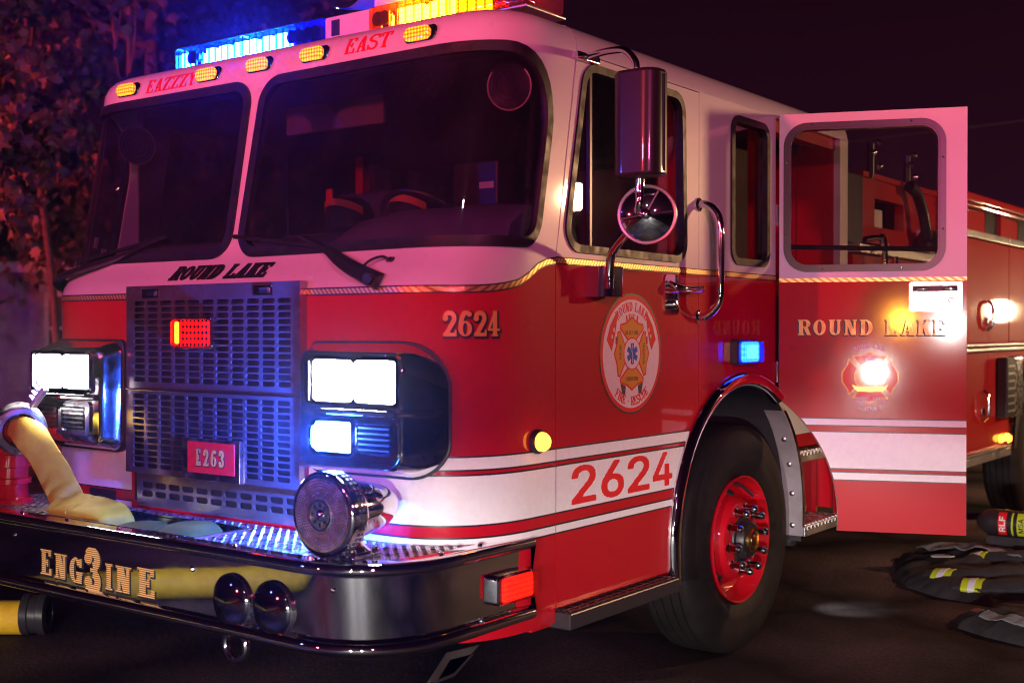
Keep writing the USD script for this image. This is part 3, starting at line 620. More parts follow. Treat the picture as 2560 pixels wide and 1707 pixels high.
for s in (-1.35, -1.02, -.70, -.40, -.08, .24, .55, .86, 1.12, 1.42, 1.62):
    o = bump(s, 0, -.033); part(eng, 'deck_bolt', lathe([(.783, .010), (.787, .009), (.790, .006), (.791, .0)], 'z', (o[0], o[1], 0), 10), 'chrome')
part(eng, 'hose_tray', [bx(-.566, .316, -.351, -.345, .60, .786), bx(-.566, .316, -.100, -.094, .60, .786), bx(-.566, -.560, -.345, -.10, .60, .786), bx(.310, .316, -.345, -.10, .60, .786), bx(-.566, .316, -.351, -.094, .594, .60)], 'stainless', smooth=False)
for s, z in ((-.71, .700), (-.71, .537), (.368, .692), (.368, .533), (1.02, .70), (1.02, .533), (-1.0, .70)):
    part(eng, 'rivet', lathe([(0, .011), (.004, .010), (.008, .006), (.0095, 0)], at=bump(s, z, -.006), dirv=bump(s, z, 1)-bump(s, z, 0), n=12), 'chrome')
for x in (.574, .770):
    h = part(eng, 'air_horn', lathe([(-.012, .084), (.004, .088), (.009, .0865), (.016, .076), (.023, .056), (.028, .032), (.030, .014), (.0305, 0)], at=(x, BY, .610), dirv=(0, -1, 0), n=48), 'horn_chrome', smooth=40, label='domed chrome air horn bell in the bumper')
    part(h, 'rim', lathe([(-.006, .086), (-.006, .0925), (.004, .0925), (.007, .087)], at=(x, BY, .610), dirv=(0, -1, 0), n=48, closed=True), 'chrome')
bfn = lambda u, v, d=0.: bump(u, v, np.asarray(d)-.006)
for wd, x0, z0, hh, ww in (('E', -.532, .568, .096, .073), ('N', -.440, .565, .094, .078), ('G', -.343, .562, .094, .076), ('I', -.122, .561, .094, .041), ('N', -.060, .561, .094, .090), ('E', .066, .563, .100, .100)):
    lettering('letter', put(text(wd, hh, ww, T=.22, t=.10, e=.07), x0, z0), bfn, 'gold_hatch', ds=None, shadow=((.004, -.004), .003, 'black_vinyl'))
lettering('numeral', put(text('3', .170, .102, T=.24), -.250, .533), bfn, 'gold_hatch', ds=None, shadow=((.004, -.004), .003, 'black_vinyl'), label='tall gold numeral 3 on the bumper')
ml = part(eng, 'side_marker_lamp', pad(BS+.255, .630, .205, .100, .016, bump, -.006, .030, .012), 'chrome', label='lit red and amber side lamp on the bumper end')
part(ml, 'diodes', pad(BS+.262, .630, .172, .082, .010, bump, .026, .036, .006), 'led_red_side')
part(ml, 'lens', pad(BS+.262, .630, .178, .088, .012, bump, .028, .062, .02), 'red_lens')
for x in (.47,):
    part(eng, 'tow_eye', loft([np.array([[x+(.052+.013*math.cos(b))*math.cos(a), -.30+.013*math.sin(b), .43+(.052+.013*math.cos(b))*math.sin(a)] for b in np.linspace(0, 2*PI, 10, endpoint=False)]) for a in np.linspace(0, 2*PI, 28, endpoint=False)], closed=True), 'chrome')
part(eng, 'front_frame', [bx(-.95, .95, -.30, .35, .485, .52)], 'dark_liner', smooth=False)
FLAP = [(.075, .303), (.215, .306), (.36, .375), (.18, .385)]
part(eng, 'air_deflector', [sheet(Polygon(FLAP), plane((1.0, 0, 0), (0, 1, 0), (0, 0, 1)), 0, .005)], 'aluminium')
part(eng, 'axle_plate', sheet(Polygon([(p[0]*.75+.06, p[1]*.8+.05) for p in FLAP]), plane((.985, 0, 0), (0, 1, 0), (0, 0, 1)), 0, .02), 'frame_steel')

# ------------------------------------------------------------------ siren
sx, sz = .945, .922
sir = part(eng, 'siren', lathe([(.235, .075), (.225, .10), (.215, .128), (.20, .1335), (.165, .1335), (.160, .136), (.145, .136), (.140, .132), (.1365, .125), (.137, .112)][::-1], at=(sx, -.50, sz), dirv=(0, 1, 0), n=56), 'chrome', smooth=35, label='round chrome siren standing on the bumper')
part(sir, 'motor_housing', lathe([(.205, .098), (.26, .094), (.33, .086), (.40, .070), (.445, .048), (.467, .022), (.472, 0)], at=(sx, -.50, sz), dirv=(0, 1, 0), n=40), 'chrome')
grd = []
for r in np.arange(.050, .112, .0088):
    n = int(2*PI*r/.0090)
    for i in range(n):
        a = 2*PI*i/n+r*90; m = trimesh.creation.icosphere(0, .0040); m.vertices = m.vertices*[1, .5, 1]+[sx+r*math.cos(a), -.366, sz+r*math.sin(a)]; grd.append(m)
part(sir, 'face_screen', lathe([(.137, .0), (.137, .113), (.134, .113), (.134, .0)], at=(sx, -.50, sz), dirv=(0, 1, 0), n=48), 'lamp_housing')
part(sir, 'screen_studs', cat(*grd), 'stainless', kind='stuff')
part(sir, 'badge_ring', [lathe([(.126, .044), (.126, .049), (.136, .049), (.136, .044)], at=(sx, -.50, sz), dirv=(0, 1, 0), n=40, closed=True), lathe([(.124, 0), (.126, .012), (.130, .018), (.136, .020)], at=(sx, -.50, sz), dirv=(0, 1, 0), n=20)]
     + [obox((sx+.031*math.cos(a), -.368, sz+.031*math.sin(a)), (math.cos(a), 0, math.sin(a)), (0, 1, 0), (-math.sin(a), 0, math.cos(a)), .016, .006, .010, .002) for a in np.arange(0, 6.2, PI/4)], 'chrome')
for i in range(44):
    a = 2*PI*i/44; u = np.array([math.cos(a), 0, math.sin(a)])
    for y0, y1 in ((-.330, -.316), (-.313, -.301)):
        part(sir, 'vent_slot', obox(np.array([sx, (y0+y1)/2, sz])+u*.1335, (-u[2], 0, u[0]), (0, 1, 0), u, .0105, y1-y0-.003, .0016), 'black_plastic', smooth=False)
part(sir, 'pedestal', [loft([np.c_[rpoly(sx+.0, -.255, .15-.08*t, .12-.05*t, .03, 4), np.full(20, .786+h)] for t, h in ((0, 0), (0, .012), (.3, .022), (.85, .05), (1, .09))]), bx(sx-.10, sx+.10, -.325, -.195, .784, .792, .003)], 'chrome')
for qx, qy in ((-.085, -.31), (.085, -.31), (.085, -.21), (-.085, -.21)):
    part(sir, 'bolt', lathe([(.79, .011), (.806, .011), (.812, .008), (.814, 0)], 'z', (sx+qx, qy, 0), 8), 'chrome')

# ------------------------------------------------------------------ cab side: driver's door, middle panel, roof side
AC, AZc, AR = 2.045, .61, .668
def ell_arch(r): return unary_union([Point(AC, AZc).buffer(r, 48), sbox(AC-r, .2, AC+r, AZc)])
def arch_cut(p, r=AR): return p.difference(ell_arch(r))
ZG = 1.748
door_lo = arch_cut(sbox(.528, .507, 1.606, ZG), AR-.004); door_hi = Polygon([(.528, ZG), (.667, 2.513), (1.606, 2.513), (1.606, ZG)])
win1 = Polygon(rquad([(.565, 1.783), (1.496, 1.778), (1.476, 2.488), (.706, 2.488)], (.09, .09, .09, .10), 8)); win2 = Polygon(rpoly(2.107, 2.132, .402, .676, .075, 8))
fd = part(eng, 'driver_door', sheet(door_lo, side, -.04, 0), 'red_paint', label="closed driver's door, red below and white above")
part(fd, 'upper_panel', sheet(door_hi.difference(win1.buffer(-.01)), side, -.04, 0), 'white_paint')
part(fd, 'window_gasket', sheet(win1.difference(win1.buffer(-.030)), side, -.03, .008), 'rubber')
part(fd, 'window_glass', sheet(win1.buffer(-.02), side, -.020, -.015), 'side_glass')
part(fd, 'window_divider', bx(1.205, 1.222, .745, .765, 1.80, 2.47, .003), 'frame_steel', smooth=False)
mid = arch_cut(sbox(1.610, .5, 2.386, ZG), AR-.004)
part(eng, 'side_panel', sheet(mid, side, -.04, 0), 'red_paint')
sp = part(eng, 'upper_side_panel', sheet(unary_union([sbox(1.610, ZG, 2.386, 2.52), Polygon([(.664, 2.517), (3.30, 2.517), (3.30, VT), (.664, VT)])]).difference(win2.buffer(-.01)), side, -.04, 0, None, .03), 'white_paint')
part(sp, 'window_gasket', sheet(win2.difference(win2.buffer(-.032)), side, -.03, .009), 'rubber')
part(sp, 'window_glass', sheet(win2.buffer(-.02), side, -.020, -.015), 'side_glass')
g1 = sbox(.528, ZG-.009, 2.386, ZG+.009)
part(eng, 'gold_stripe', sheet(g1, side, .0005, .0022), 'gold_rope'); part(eng, 'stripe_edging', sheet(g1.buffer(.005), side, .0003, .0012), 'black_vinyl')
for nm, (a, b) in (('thin_stripe', Z_TOP), ('wide_stripe', Z_BAND), ('thin_stripe', (.776, .801))):
    z = arch_cut(sbox(.529, a, 1.6, b), AR+.028)
    st = part(fd, nm, sheet(z, side, .0006, .0024), 'white_sheeting'); part(fd, nm+'_edging', sheet(arch_cut(sbox(.529, a-.006, 1.6, b+.006), AR+.02), side, .0003, .0014), 'black_vinyl')
n2 = sans('2624', .135); w2 = n2.bounds[1, 0]
for i, (c, u0, u1) in enumerate((('2', .625, .790), ('6', .826, .992), ('2', 1.018, 1.186), ('4', 1.212, 1.372))):
    m = sans(c, .132); part(fd, 'numeral', sans_on(m, side, u0, .866, (u1-u0)/m.bounds[1, 0], .002, .0014), 'red_sheeting')
# round fire-rescue badge
bf = lambda u, v, d=0.: side(1.049+np.asarray(u), 1.407+np.asarray(v), d)
bd = part(fd, 'badge', sheet(Point(0, 0).buffer(.2285, 40), bf, .0006, .0020), 'red_sheeting', label='round white fire and rescue badge with red rim')
part(bd, 'white_field', sheet(Point(0, 0).buffer(.212, 40), bf, .0021, .0027), 'white_sheeting')
part(bd, 'rim', sheet(Point(0, 0).buffer(.236, 40).difference(Point(0, 0).buffer(.2285, 40)), bf, .0004, .0016), 'black_vinyl')
for g_, l_ in ((arc_text('ROUND LAKE', .166, .036, 90, squeeze=.98), 'ROUND LAKE'), (arc_text('AREA', .122, .034, 90), 'AREA'), (arc_text('FIRE - RESCUE', .203, .036, 270, cw=False, squeeze=1.0), 'FIRE - RESCUE')): part(bd, 'lettering', sheet(g_, bf, .0028, .0034), 'red_sheeting', label='red curved words %s on the badge' % l_)
arm = Polygon([(-.018, .048), (-.085, .098), (-.082, .112), (-.042, .118), (0, .140), (.042, .118), (.082, .112), (.085, .098), (.018, .048)])
def cross(k): return [affinity.scale(affinity.rotate(arm, a, origin=(0, 0)), .92 if a in (90, 270) else 1.0, 1, origin=(0, 0)).buffer(k) for a in (0, 90, 180, 270)]
part(bd, 'cross_outline', sheet(unary_union(cross(.005)), bf, .0028, .0033), 'red_sheeting')
part(bd, 'cross_arms', sheet(unary_union(cross(-.002)), bf, .0034, .0039), 'yellow_sheeting')
part(bd, 'centre_rim', sheet(Point(0, 0).buffer(.064, 24), bf, .0040, .0043), 'red_sheeting'); part(bd, 'centre', sheet(Point(0, 0).buffer(.059, 24), bf, .0044, .0047), 'white_sheeting')
part(bd, 'star_of_life', sheet(unary_union([affinity.rotate(sbox(-.011, -.041, .011, .041), a, origin=(0, 0)) for a in (0, 60, 120)]).difference(LineString([(0, -.034), (.004, -.01), (-.004, .012), (0, .034)]).buffer(.0022)), bf, .0048, .0052), 'blue_sheeting')
axe = Polygon([(-.105, .165), (-.118, .10), (-.135, .045), (-.150, .012), (-.185, .055), (-.160, .11), (-.125, .150)])
for ax_ in (axe, affinity.scale(axe, -1, 1, origin=(0, 0))): part(bd, 'axe_head', sheet(ax_.difference(unary_union([sbox(-.150, .06, -.140, .075), sbox(.140, .06, .150, .075), sbox(-.137, .085, -.128, .10), sbox(.128, .085, .137, .10)])), bf, .0028, .0033), 'red_sheeting')
for s in (-1, 1): part(bd, 'axe_handle', sheet(unary_union([Polygon([(s*.085, -.115), (s*.045, -.125), (s*.050, -.158), (s*.072, -.158)]), Polygon([(s*.122, .04), (s*.11, .03), (s*.112, .065), (s*.120, .07)])]), bf, .0026, .00275), 'black_vinyl')
for s_, ang, r0, wdt in (('SERVICE THROUGH', 0, .082, .105), ('DEDICATION', 180, -.098, .085), ('HONOR', 90, 0, .07), ('TRADITION', -90, 0, .085)):
    g = text(s_, .015, wdt, T=.16); g = affinity.translate(g, -wdt/2, -.0075)
    if ang in (0, 180): g = affinity.translate(g, 0, r0)
    else: g = affinity.translate(affinity.rotate(g, ang, origin=(0, 0)), -.088 if ang == 90 else .088, 0)
    part(bd, 'small_lettering', sheet(g, bf, .0040, .0043), 'black_vinyl')

# handles, rails, lamps on the side
hp = part(fd, 'door_handle', sheet(Polygon(rpoly(1.365, 1.645, .115, .165, .02)), side, .001, .006), 'chrome', label='chrome door handle and latch')
part(hp, 'grip', tube(curve([side(1.335, 1.69, .01), side(1.34, 1.675, .045), side(1.42, 1.668, .055), side(1.54, 1.672, .05), side(1.55, 1.672, .012)], 8), .014, 12), 'chrome')
part(hp, 'lock', lathe([(0, .02), (.02, .02), (.03, .014), (.032, 0)], at=side(1.36, 1.605, .004), dirv=(1, 0, 0), n=20), 'chrome')
gr_ = part(eng, 'grab_rail', tube(curve([side(1.60, 2.035, 0), side(1.602, 2.036, .03), side(1.603, 2.01, .075), side(1.604, 1.95, .102), side(1.604, 1.80, .105), side(1.604, 1.64, .102), side(1.603, 1.585, .075), side(1.602, 1.556, .03), side(1.60, 1.557, 0)], 8), .0165, 16), 'chrome', label='chrome grab rail behind the driver door')
for z in (2.035, 1.557): part(gr_, 'flange', lathe([(0, .03), (.006, .03), (.010, .02)], at=side(1.60, z, 0), dirv=(1, 0, 0), n=18), 'chrome')
bl = part(eng, 'side_warning_lamp', pad(2.012, 1.401, .215, .118, .018, side, 0, .040, .010), 'lamp_housing', label='lit blue warning lamp over the front wheel')
part(bl, 'diodes', pad(2.020, 1.401, .165, .090, .014, side, .036, .052, .008), 'led_blue'); part(bl, 'bright_diodes', pad(2.022, 1.401, .11, .06, .014, side, .05, .056, .004), 'led_side_blue')
part(bl, 'lens', pad(2.018, 1.401, .178, .102, .016, side, .038, .078, .018), 'blue_lens')
ap = front(SS+.005, 1.110, 0); ad = np.array([.99, -.10, 0])
am = part(eng, 'amber_side_lamp', lathe([(-.004, .044), (.012, .043), (.022, .037), (.024, .030)], at=ap, dirv=ad, n=28), 'black_plastic', label='round lit amber lamp at the front corner')
part(am, 'lens', lathe([(.018, .034), (.034, .033), (.046, .026), (.052, .014), (.054, 0)], at=ap, dirv=ad, n=28), 'led_side_amber')

# mirror
mr = part(eng, 'mirror', loft([np.c_[rpoly(1.505, .625, w_, d_, [r_]*2+[.02]*2, 8), np.full(36, z)] for z, w_, d_, r_ in ((2.030, .13, .06, .03), (2.034, .168, .095, .045), (2.046, .180, .108, .055), (2.39, .180, .108, .055), (2.402, .168, .095, .045), (2.406, .13, .06, .03))]), 'satin_black', smooth=45, label="tall door mirror on chrome arms beside the driver's window")
part(mr, 'glass', bx(1.428, 1.582, .678, .684, 2.055, 2.385, .002), 'mirror_glass'); part(mr, 'edge_trim', tube(np.array([(1.596, .640, 2.05), (1.596, .640, 2.385)]), .005, 8), 'chrome')
part(mr, 'upper_arm', tube(curve([(1.225, .705, 2.502), (1.26, .70, 2.503), (1.36, .665, 2.500), (1.44, .64, 2.485), (1.485, .632, 2.44), (1.49, .632, 2.40)], 8), .013, 12), 'chrome')
part(mr, 'upper_bracket', pad(.715, 2.500, .15, .030, .008, side, 0, .022, .006), 'chrome')
part(mr, 'lower_arm', tube(curve([(1.505, .632, 2.035), (1.505, .632, 1.985), (1.503, .633, 1.935), (1.46, .658, 1.87), (1.375, .70, 1.815), (1.33, .725, 1.77), (1.315, .735, 1.70), (1.315, .735, 1.65)], 8), .0165, 16), 'chrome')
part(mr, 'lower_bracket', loft([np.c_[rpoly(1.265, .795, .095, .150, [.004, .045, .045, .004], 6), np.full(28, z)] for z in (1.622, 1.735)]), 'chrome')
cd = np.array([.40, -.915, -.05]); cd /= np.linalg.norm(cd); cc = np.array([1.515, .665, 1.905])
cm = part(mr, 'round_mirror', lathe([(-.02, .094), (-.012, .100), (.0, .101), (.004, .096), (.010, .090), (.022, .06), (.030, .03), (.033, 0)], at=cc, dirv=cd, n=44), 'chrome', smooth=25)
part(cm, 'rim', lathe([(-.006, .098), (-.006, .104), (.004, .106), (.010, .103), (.008, .096)], at=cc, dirv=cd, n=44, closed=True), 'aluminium')
ux = np.cross((0, 0, 1), cd); ux /= np.linalg.norm(ux); uz = np.cross(cd, ux)
part(cm, 'spokes', [tube([cc+cd*.012+(ux*math.cos(a)+uz*math.sin(a))*.09, cc+cd*.035+(ux*math.cos(a)+uz*math.sin(a))*.01], .0035, 6) for a in (.1, 1.1, 3.3)], 'aluminium')
part(cm, 'clamp', lathe([(.03, .018), (.05, .018), (.054, .012), (.055, 0)], at=cc, dirv=cd, n=14), 'chrome')

# ------------------------------------------------------------------ front wheel and arch
arch_a = np.radians(np.linspace(180, 58, 40))
ring = [(AC-AR, .452)]+[(AC-AR, .53)]+[(AC+AR*math.cos(a), AZc+AR*math.sin(a)) for a in arch_a]
ringp = np.array([(1.222, y, z) for y, z in ring])
def arch_strip(off):
    P, T, X, Y = frames(ringp, ref=(1, 0, 0)); out = []
    for i in range(len(P)):
        n = np.array([0, P[i][1]-AC, max(P[i][2]-AZc, 0)]); n /= np.linalg.norm(n)
        out.append(np.array([P[i]+n*a+np.array([1, 0, 0])*b for a, b in off]))
    return loft(out)
part(eng, 'arch_trim', arch_strip([(-.034, -.01)]+[(.034*math.cos(a)-.002, .036*math.sin(a)) for a in np.linspace(PI, 0, 9)]+[(.03, -.01)]), 'chrome', smooth=40, label='chrome front wheel arch trim')
a2 = np.radians(np.linspace(180, 0, 40)); lr = [(AC-AR+.01, .44)]+[(AC+(AR-.01)*math.cos(a), AZc+(AR-.01)*math.sin(a)) for a in a2]+[(AC+AR-.01, .44)]
LR = np.array(lr); def_n = LR-[AC, AZc]; def_n[:, 1] = np.maximum(def_n[:, 1], 0); def_n /= np.linalg.norm(def_n, axis=1, keepdims=True)
part(eng, 'wheel_arch_liner', loft([np.array([(1.215, *p), (.62, *p), (.62, *(p+n*.006)), (1.215, *(p+n*.006))]) for p, n in zip(LR, def_n)]), 'dark_liner', smooth=40)
part(eng, 'arch_back_panel', sheet(Polygon(LR), plane((.62, 0, 0), (0, 1, 0), (0, 0, 1)), -.02, 0), 'dark_liner')
a3 = np.radians(np.linspace(50, 0, 20)); fl = [(AC+(AR-.017)*math.cos(a), AZc+(AR-.017)*math.sin(a)) for a in a3]+[(AC+AR-.017, .468)]
FL = np.array(fl)
fp = part(eng, 'arch_flap', loft([np.array([(1.225, y, z), (1.125, y-.002, z), (1.125, y+.006, z), (1.225, y+.008, z)]) for y, z in FL]), 'grey_flap', label='pale riveted strip along the rear of the wheel arch')
for z in (.52, .68, .83, .96):
    yy = AC+math.sqrt(max((AR-.017)**2-max(z-AZc, 0)**2, 0)); part(fp, 'rivet', lathe([(0, .014), (.006, .013), (.010, .007), (.011, 0)], at=(1.175, yy-.001, z), dirv=(0, -1, -.3 if z > .7 else 0), n=12), 'aluminium')
part(eng, 'arch_outer_edge', loft([np.array([(1.228, y+.012, z), (1.222, y+.002, z), (1.222, y+.030, z), (1.228, y+.030, z)]) for y, z in FL]), 'chrome')

def wheel(yc, zc=.53, xo=1.19, sgn=1, steer=True):
    R = .53; w = .29
    pr = [(xo-w, .30), (xo-w-.004, .36), (xo-w-.006, .43), (xo-w+.01, .49), (xo-w+.03, .52), (xo-w+.045, .528)]
    for i in range(4):
        x0 = xo-w+.058+i*.047; pr += [(x0, .530), (x0+.016, .530), (x0+.017, .518), (x0+.023, .518), (x0+.024, .530)]
    pr += [(xo-.045, .528), (xo-.030, .520), (xo-.012, .495), (xo-.002, .455), (xo, .415), (xo-.004, .40), (xo-.002, .375), (xo-.006, .345), (xo-.018, .315), (xo-.024, .298), (xo-.04, .288)]
    wh = part(eng, 'front_wheel' if steer else 'rear_wheel', lathe([(x, r) for x, r in pr], at=(0, yc, zc), n=72, closed=True), 'tyre_rubber', smooth=35)
    part(wh, 'rim', lathe([(xo-.10, .270), (xo-.045, .283), (xo-.018, .296), (xo-.010, .294), (xo-.012, .284), (xo-.040, .276), (xo-.075, .262), (xo-.120, .252), (xo-.130, .244)]+([(xo-.122, .236), (xo-.085, .212), (xo-.045, .188), (xo-.022, .175), (xo-.014, .165), (xo-.012, .0)] if steer else [(xo-.15, .20), (xo-.18, .17), (xo-.18, 0)]), at=(0, yc, zc), n=64), 'red_paint', smooth=40)
    for i in range(5):
        a = 2*PI*i/5+.31; u = np.array([0, math.cos(a), math.sin(a)]); nn = np.array([.55, 0, 0])+u*.85; part(wh, 'hand_hole', lathe([(0, .030), (.003, .028), (.0031, 0)], at=np.array([xo-.083, yc, zc])+u*.213, dirv=nn, n=24), 'dark_liner')
    for i in range(10):
        a = 2*PI*i/10+.15; c = np.array([0, yc+.143*math.cos(a), zc+.143*math.sin(a)]); x = xo-.014 if steer else xo-.18
        n_ = part(wh, 'lug_nut', lathe([(x, .024), (x+.008, .024), (x+.012, .0185), (x+.035, .0185), (x+.042, .0205), (x+.052, .0205), (x+.063, .016), (x+.069, .008), (x+.070, 0)], at=c, n=14), 'chrome')
    if steer:
        hb = part(wh, 'hub', lathe([(xo-.014, .105), (xo-.004, .102), (xo, .090), (xo+.022, .086), (xo+.034, .078), (xo+.037, .07), (xo+.037, 0)], at=(0, yc, zc), n=40), 'black_plastic', smooth=35)
        part(hb, 'cap_ring', lathe([(xo+.035, .044), (xo+.035, .056), (xo+.049, .054), (xo+.051, .046)], at=(0, yc, zc), n=32, closed=True), 'brass'); part(hb, 'cap', lathe([(xo+.035, .030), (xo+.049, .026), (xo+.055, .014), (xo+.056, 0)], at=(0, yc, zc), n=24), 'brass')
        part(wh, 'rim_plate', tube(curve([(xo-.095, yc+.02, zc+.262), (xo-.050, yc+.07, zc+.235), (xo-.020, yc+.13, zc+.185)], 6), .007, 8), 'satin_black')
wheel(2.118)

# step under the driver's door
st = part(eng, 'door_step', bx(1.02, 1.285, .525, 1.325, .432, .492, .006), 'frame_steel', smooth=False)
part(st, 'tread', [bx(1.03+.026*i, 1.046+.026*i, .545, 1.31, .4915, .497) for i in range(10)]+[bx(1.03, 1.28, .56+.055*j, .568+.055*j, .4912, .4985) for j in range(14)], 'satin_black', smooth=False)
part(eng, 'sill', [bx(.95, 1.205, .40, 1.36, .44, .502)], 'red_paint', smooth=False)

# ------------------------------------------------------------------ open crew door
DV = np.array([.92839531, .37159406, 0.]); dfn = plane((1.235, 2.395, 0), DV, (0, 0, 1))
dcut = Point(-.432, .61).buffer(.708, 64)
dp = sbox(.0, .549, .848, 2.530).difference(dcut)
dwin = Polygon(rpoly(.3875, 2.131, .735, .710, .11, 8))
cd_ = part(eng, 'crew_door', sheet(dp.intersection(sbox(-1, 0, 2, ZG-.013)), dfn, -.045, 0), 'door_red_paint', label='open crew door, red below and white above')
part(cd_, 'upper_panel', sheet(dp.intersection(sbox(-1, ZG-.013, 2, 3)).difference(dwin.buffer(-.012)), dfn, -.045, 0), 'white_paint')
part(cd_, 'window_frame', [sheet(dwin.difference(dwin.buffer(-.026)), dfn, -.05, .007), sheet(dwin.buffer(-.022).difference(dwin.buffer(-.034)), dfn, -.055, .002)], 'frame_steel', label='metal window frame with small screws')
part(cd_, 'edge_seal', sheet(dp.buffer(.005, join_style=2).difference(dp.buffer(-.012)), dfn, -.062, -.046), 'rubber')
for u, v in ((.15, 2.474), (.60, 2.474), (.033, 2.30), (.033, 1.95), (.741, 1.97), (.741, 2.30), (.20, 1.789), (.56, 1.789)):
    part(cd_, 'screw', lathe([(0, .006), (.003, .005), (.004, 0)], at=dfn(u, v, .007), dirv=dfn(0, 0, 1)-dfn(0, 0, 0), n=8), 'chrome')
part(cd_, 'window_glass', sheet(dwin.buffer(-.02), dfn, -.022, -.017), 'door_glass')
part(cd_, 'guard_bar', tube(np.array([dfn(.03, 1.902, -.07), dfn(.755, 1.878, -.07)]), .012, 10), 'satin_black')
gd = sbox(.0, ZG-.020, .848, ZG-.001)
part(cd_, 'gold_stripe', sheet(gd, dfn, .0004, .0022), 'gold_rope')
for nm, (a, b) in (('thin_stripe', (1.050, 1.079)), ('wide_stripe', (.846, 1.016)), ('thin_stripe', (.793, .825))):
    part(cd_, nm, sheet(sbox(.0, a, .847, b).difference(dcut.buffer(.004)), dfn, .0006, .0024), 'white_sheeting'); part(cd_, nm+'_edging', sheet(sbox(0, a-.005, .847, b+.005).difference(dcut.buffer(.002)), dfn, .0003, .0014), 'black_vinyl')
lettering('lettering', put(text('ROUND LAKE', .073, .672, T=.2, t=.08, gap=.14), .088, 1.476), dfn, 'gold_leaf', ds=None, shadow=((-.004, -.004), .002, 'black_vinyl'), parent=cd_, label='gold words ROUND LAKE on the open door')
lp = part(cd_, 'latch_plate', sheet(Polygon(rpoly(.711, 1.655, .236, .138, .012)), dfn, .001, .006), 'stainless', label='shiny latch plate with a paddle handle')
part(lp, 'handle_recess', sheet(Polygon(rpoly(.708, 1.693, .20, .026, .006)), dfn, .0062, .0075), 'black_plastic')
part(lp, 'handle', [obox(dfn(.775, 1.692, .016), DV, (0, 0, 1), np.cross(DV, (0, 0, 1)), .062, .020, .014, .004), obox(dfn(.65, 1.692, .013), DV, (0, 0, 1), np.cross(DV, (0, 0, 1)), .06, .014, .010, .003)], 'chrome')
part(lp, 'lock', lathe([(0, .014), (.006, .014), (.009, .010), (.009, 0)], at=dfn(.779, 1.638, .006), dirv=dfn(0, 0, 1)-dfn(0, 0, 0), n=20), 'chrome')
ef = lambda u, v, d=0.: dfn(.419+np.asarray(u), 1.278+np.asarray(v), d)
lobe = Polygon([(-.020, .030), (-.078, .098), (-.040, .100), (0, .118), (.040, .100), (.078, .098), (.020, .030)]).buffer(.004)
sl = Polygon(np.vstack([[(-.030, .02), (-.098, .088)], [(-.105, .060), (-.128, .025), (-.131, 0), (-.128, -.025), (-.105, -.060)], [(-.098, -.088), (-.030, -.02)]]))
lobes = [lobe, affinity.scale(lobe, 1, -1, origin=(0, 0)), sl, affinity.scale(sl, -1, 1, origin=(0, 0))]
em = part(cd_, 'emblem', sheet(unary_union([l.difference(l.buffer(-.006)) for l in lobes]+[Point(0, 0).buffer(.072, 32).difference(Point(0, 0).buffer(.064, 32))]), ef, .0010, .0016), 'gold_leaf', label='gold-lined station cross on the open door')
part(em, 'field', sheet(unary_union([l.buffer(-.006) for l in lobes]).difference(Point(0, 0).buffer(.072)), ef, .0005, .0012), 'red_sheeting')
part(em, 'centre', sheet(Point(0, 0).buffer(.064, 32), ef, .0005, .0013), 'yellow_sheeting')
part(em, 'ribbon', sheet(Polygon([(-.082, -.035), (-.06, -.045), (.06, -.045), (.082, -.035), (.07, -.055), (.055, -.068), (-.055, -.068), (-.07, -.055)]), ef, .0014, .0019), 'brass')
for g_, l_ in ((arc_text('ROUND LAKE', .137, .022, 90, squeeze=1.0), 'ROUND LAKE'), (put(text('FIRE', .020, .062), -.031, .078), 'FIRE'), (put(text('AMBULANCE', .021, .138), -.069, -.112), 'AMBULANCE'), (arc_text('STATION 3', .158, .020, 270, cw=False, squeeze=1.05), 'STATION 3')): part(em, 'lettering', sheet(g_, ef, .0020, .0026), 'white_sheeting', label='pale words %s on the emblem' % l_)
for z in (1.30, 2.05): part(cd_, 'hinge', tube(np.array([(1.228, 2.391, z-.05), (1.228, 2.391, z+.05)]), .008, 10), 'stainless')

# ------------------------------------------------------------------ crew doorway and cab inside
part(eng, 'rear_cab_corner', [bx(1.185, 1.22, 3.20, 3.30, ZG, 2.53), bx(1.06, 1.22, 3.296, 3.31, ZG, 2.53)], 'white_paint', smooth=False)
part(eng, 'rear_cab_corner_base', bx(1.185, 1.22, 3.20, 3.30, .50, ZG), 'red_paint', smooth=False)
jb = part(eng, 'door_jamb', [bx(.98, 1.185, 3.19, 3.215, .55, 2.50), bx(1.12, 1.19, 2.40, 3.20, 2.46, 2.53)], 'red_paint', smooth=False)
part(eng, 'front_jamb', bx(1.08, 1.19, 2.37, 2.392, 1.19, 2.53), 'red_paint', smooth=False)
part(eng, 'step_well', [bx(.60, .62, 2.3, 3.2, .44, 1.34), bx(.62, 1.1, 3.17, 3.19, .44, 1.34), bx(1.06, 1.075, 2.66, 3.19, .53, .86)], 'red_paint', smooth=False)
part(eng, 'sill_panel', [sheet(Polygon([(2.43, 1.20), (3.19, 1.20), (3.19, .97), (2.60, .97), (2.52, 1.08)]), plane((1.165, 0, 0), (0, 1, 0), (0, 0, 1)), -.02, 0)], 'white_paint', smooth=False, label='pale sill panel behind the open door')
part(eng, 'sill_riser', sheet(Polygon([(2.60, .968), (3.19, .968), (3.19, .90), (2.66, .90)]), plane((1.15, 0, 0), (0, 1, 0), (0, 0, 1)), -.02, 0), 'red_paint', smooth=False)
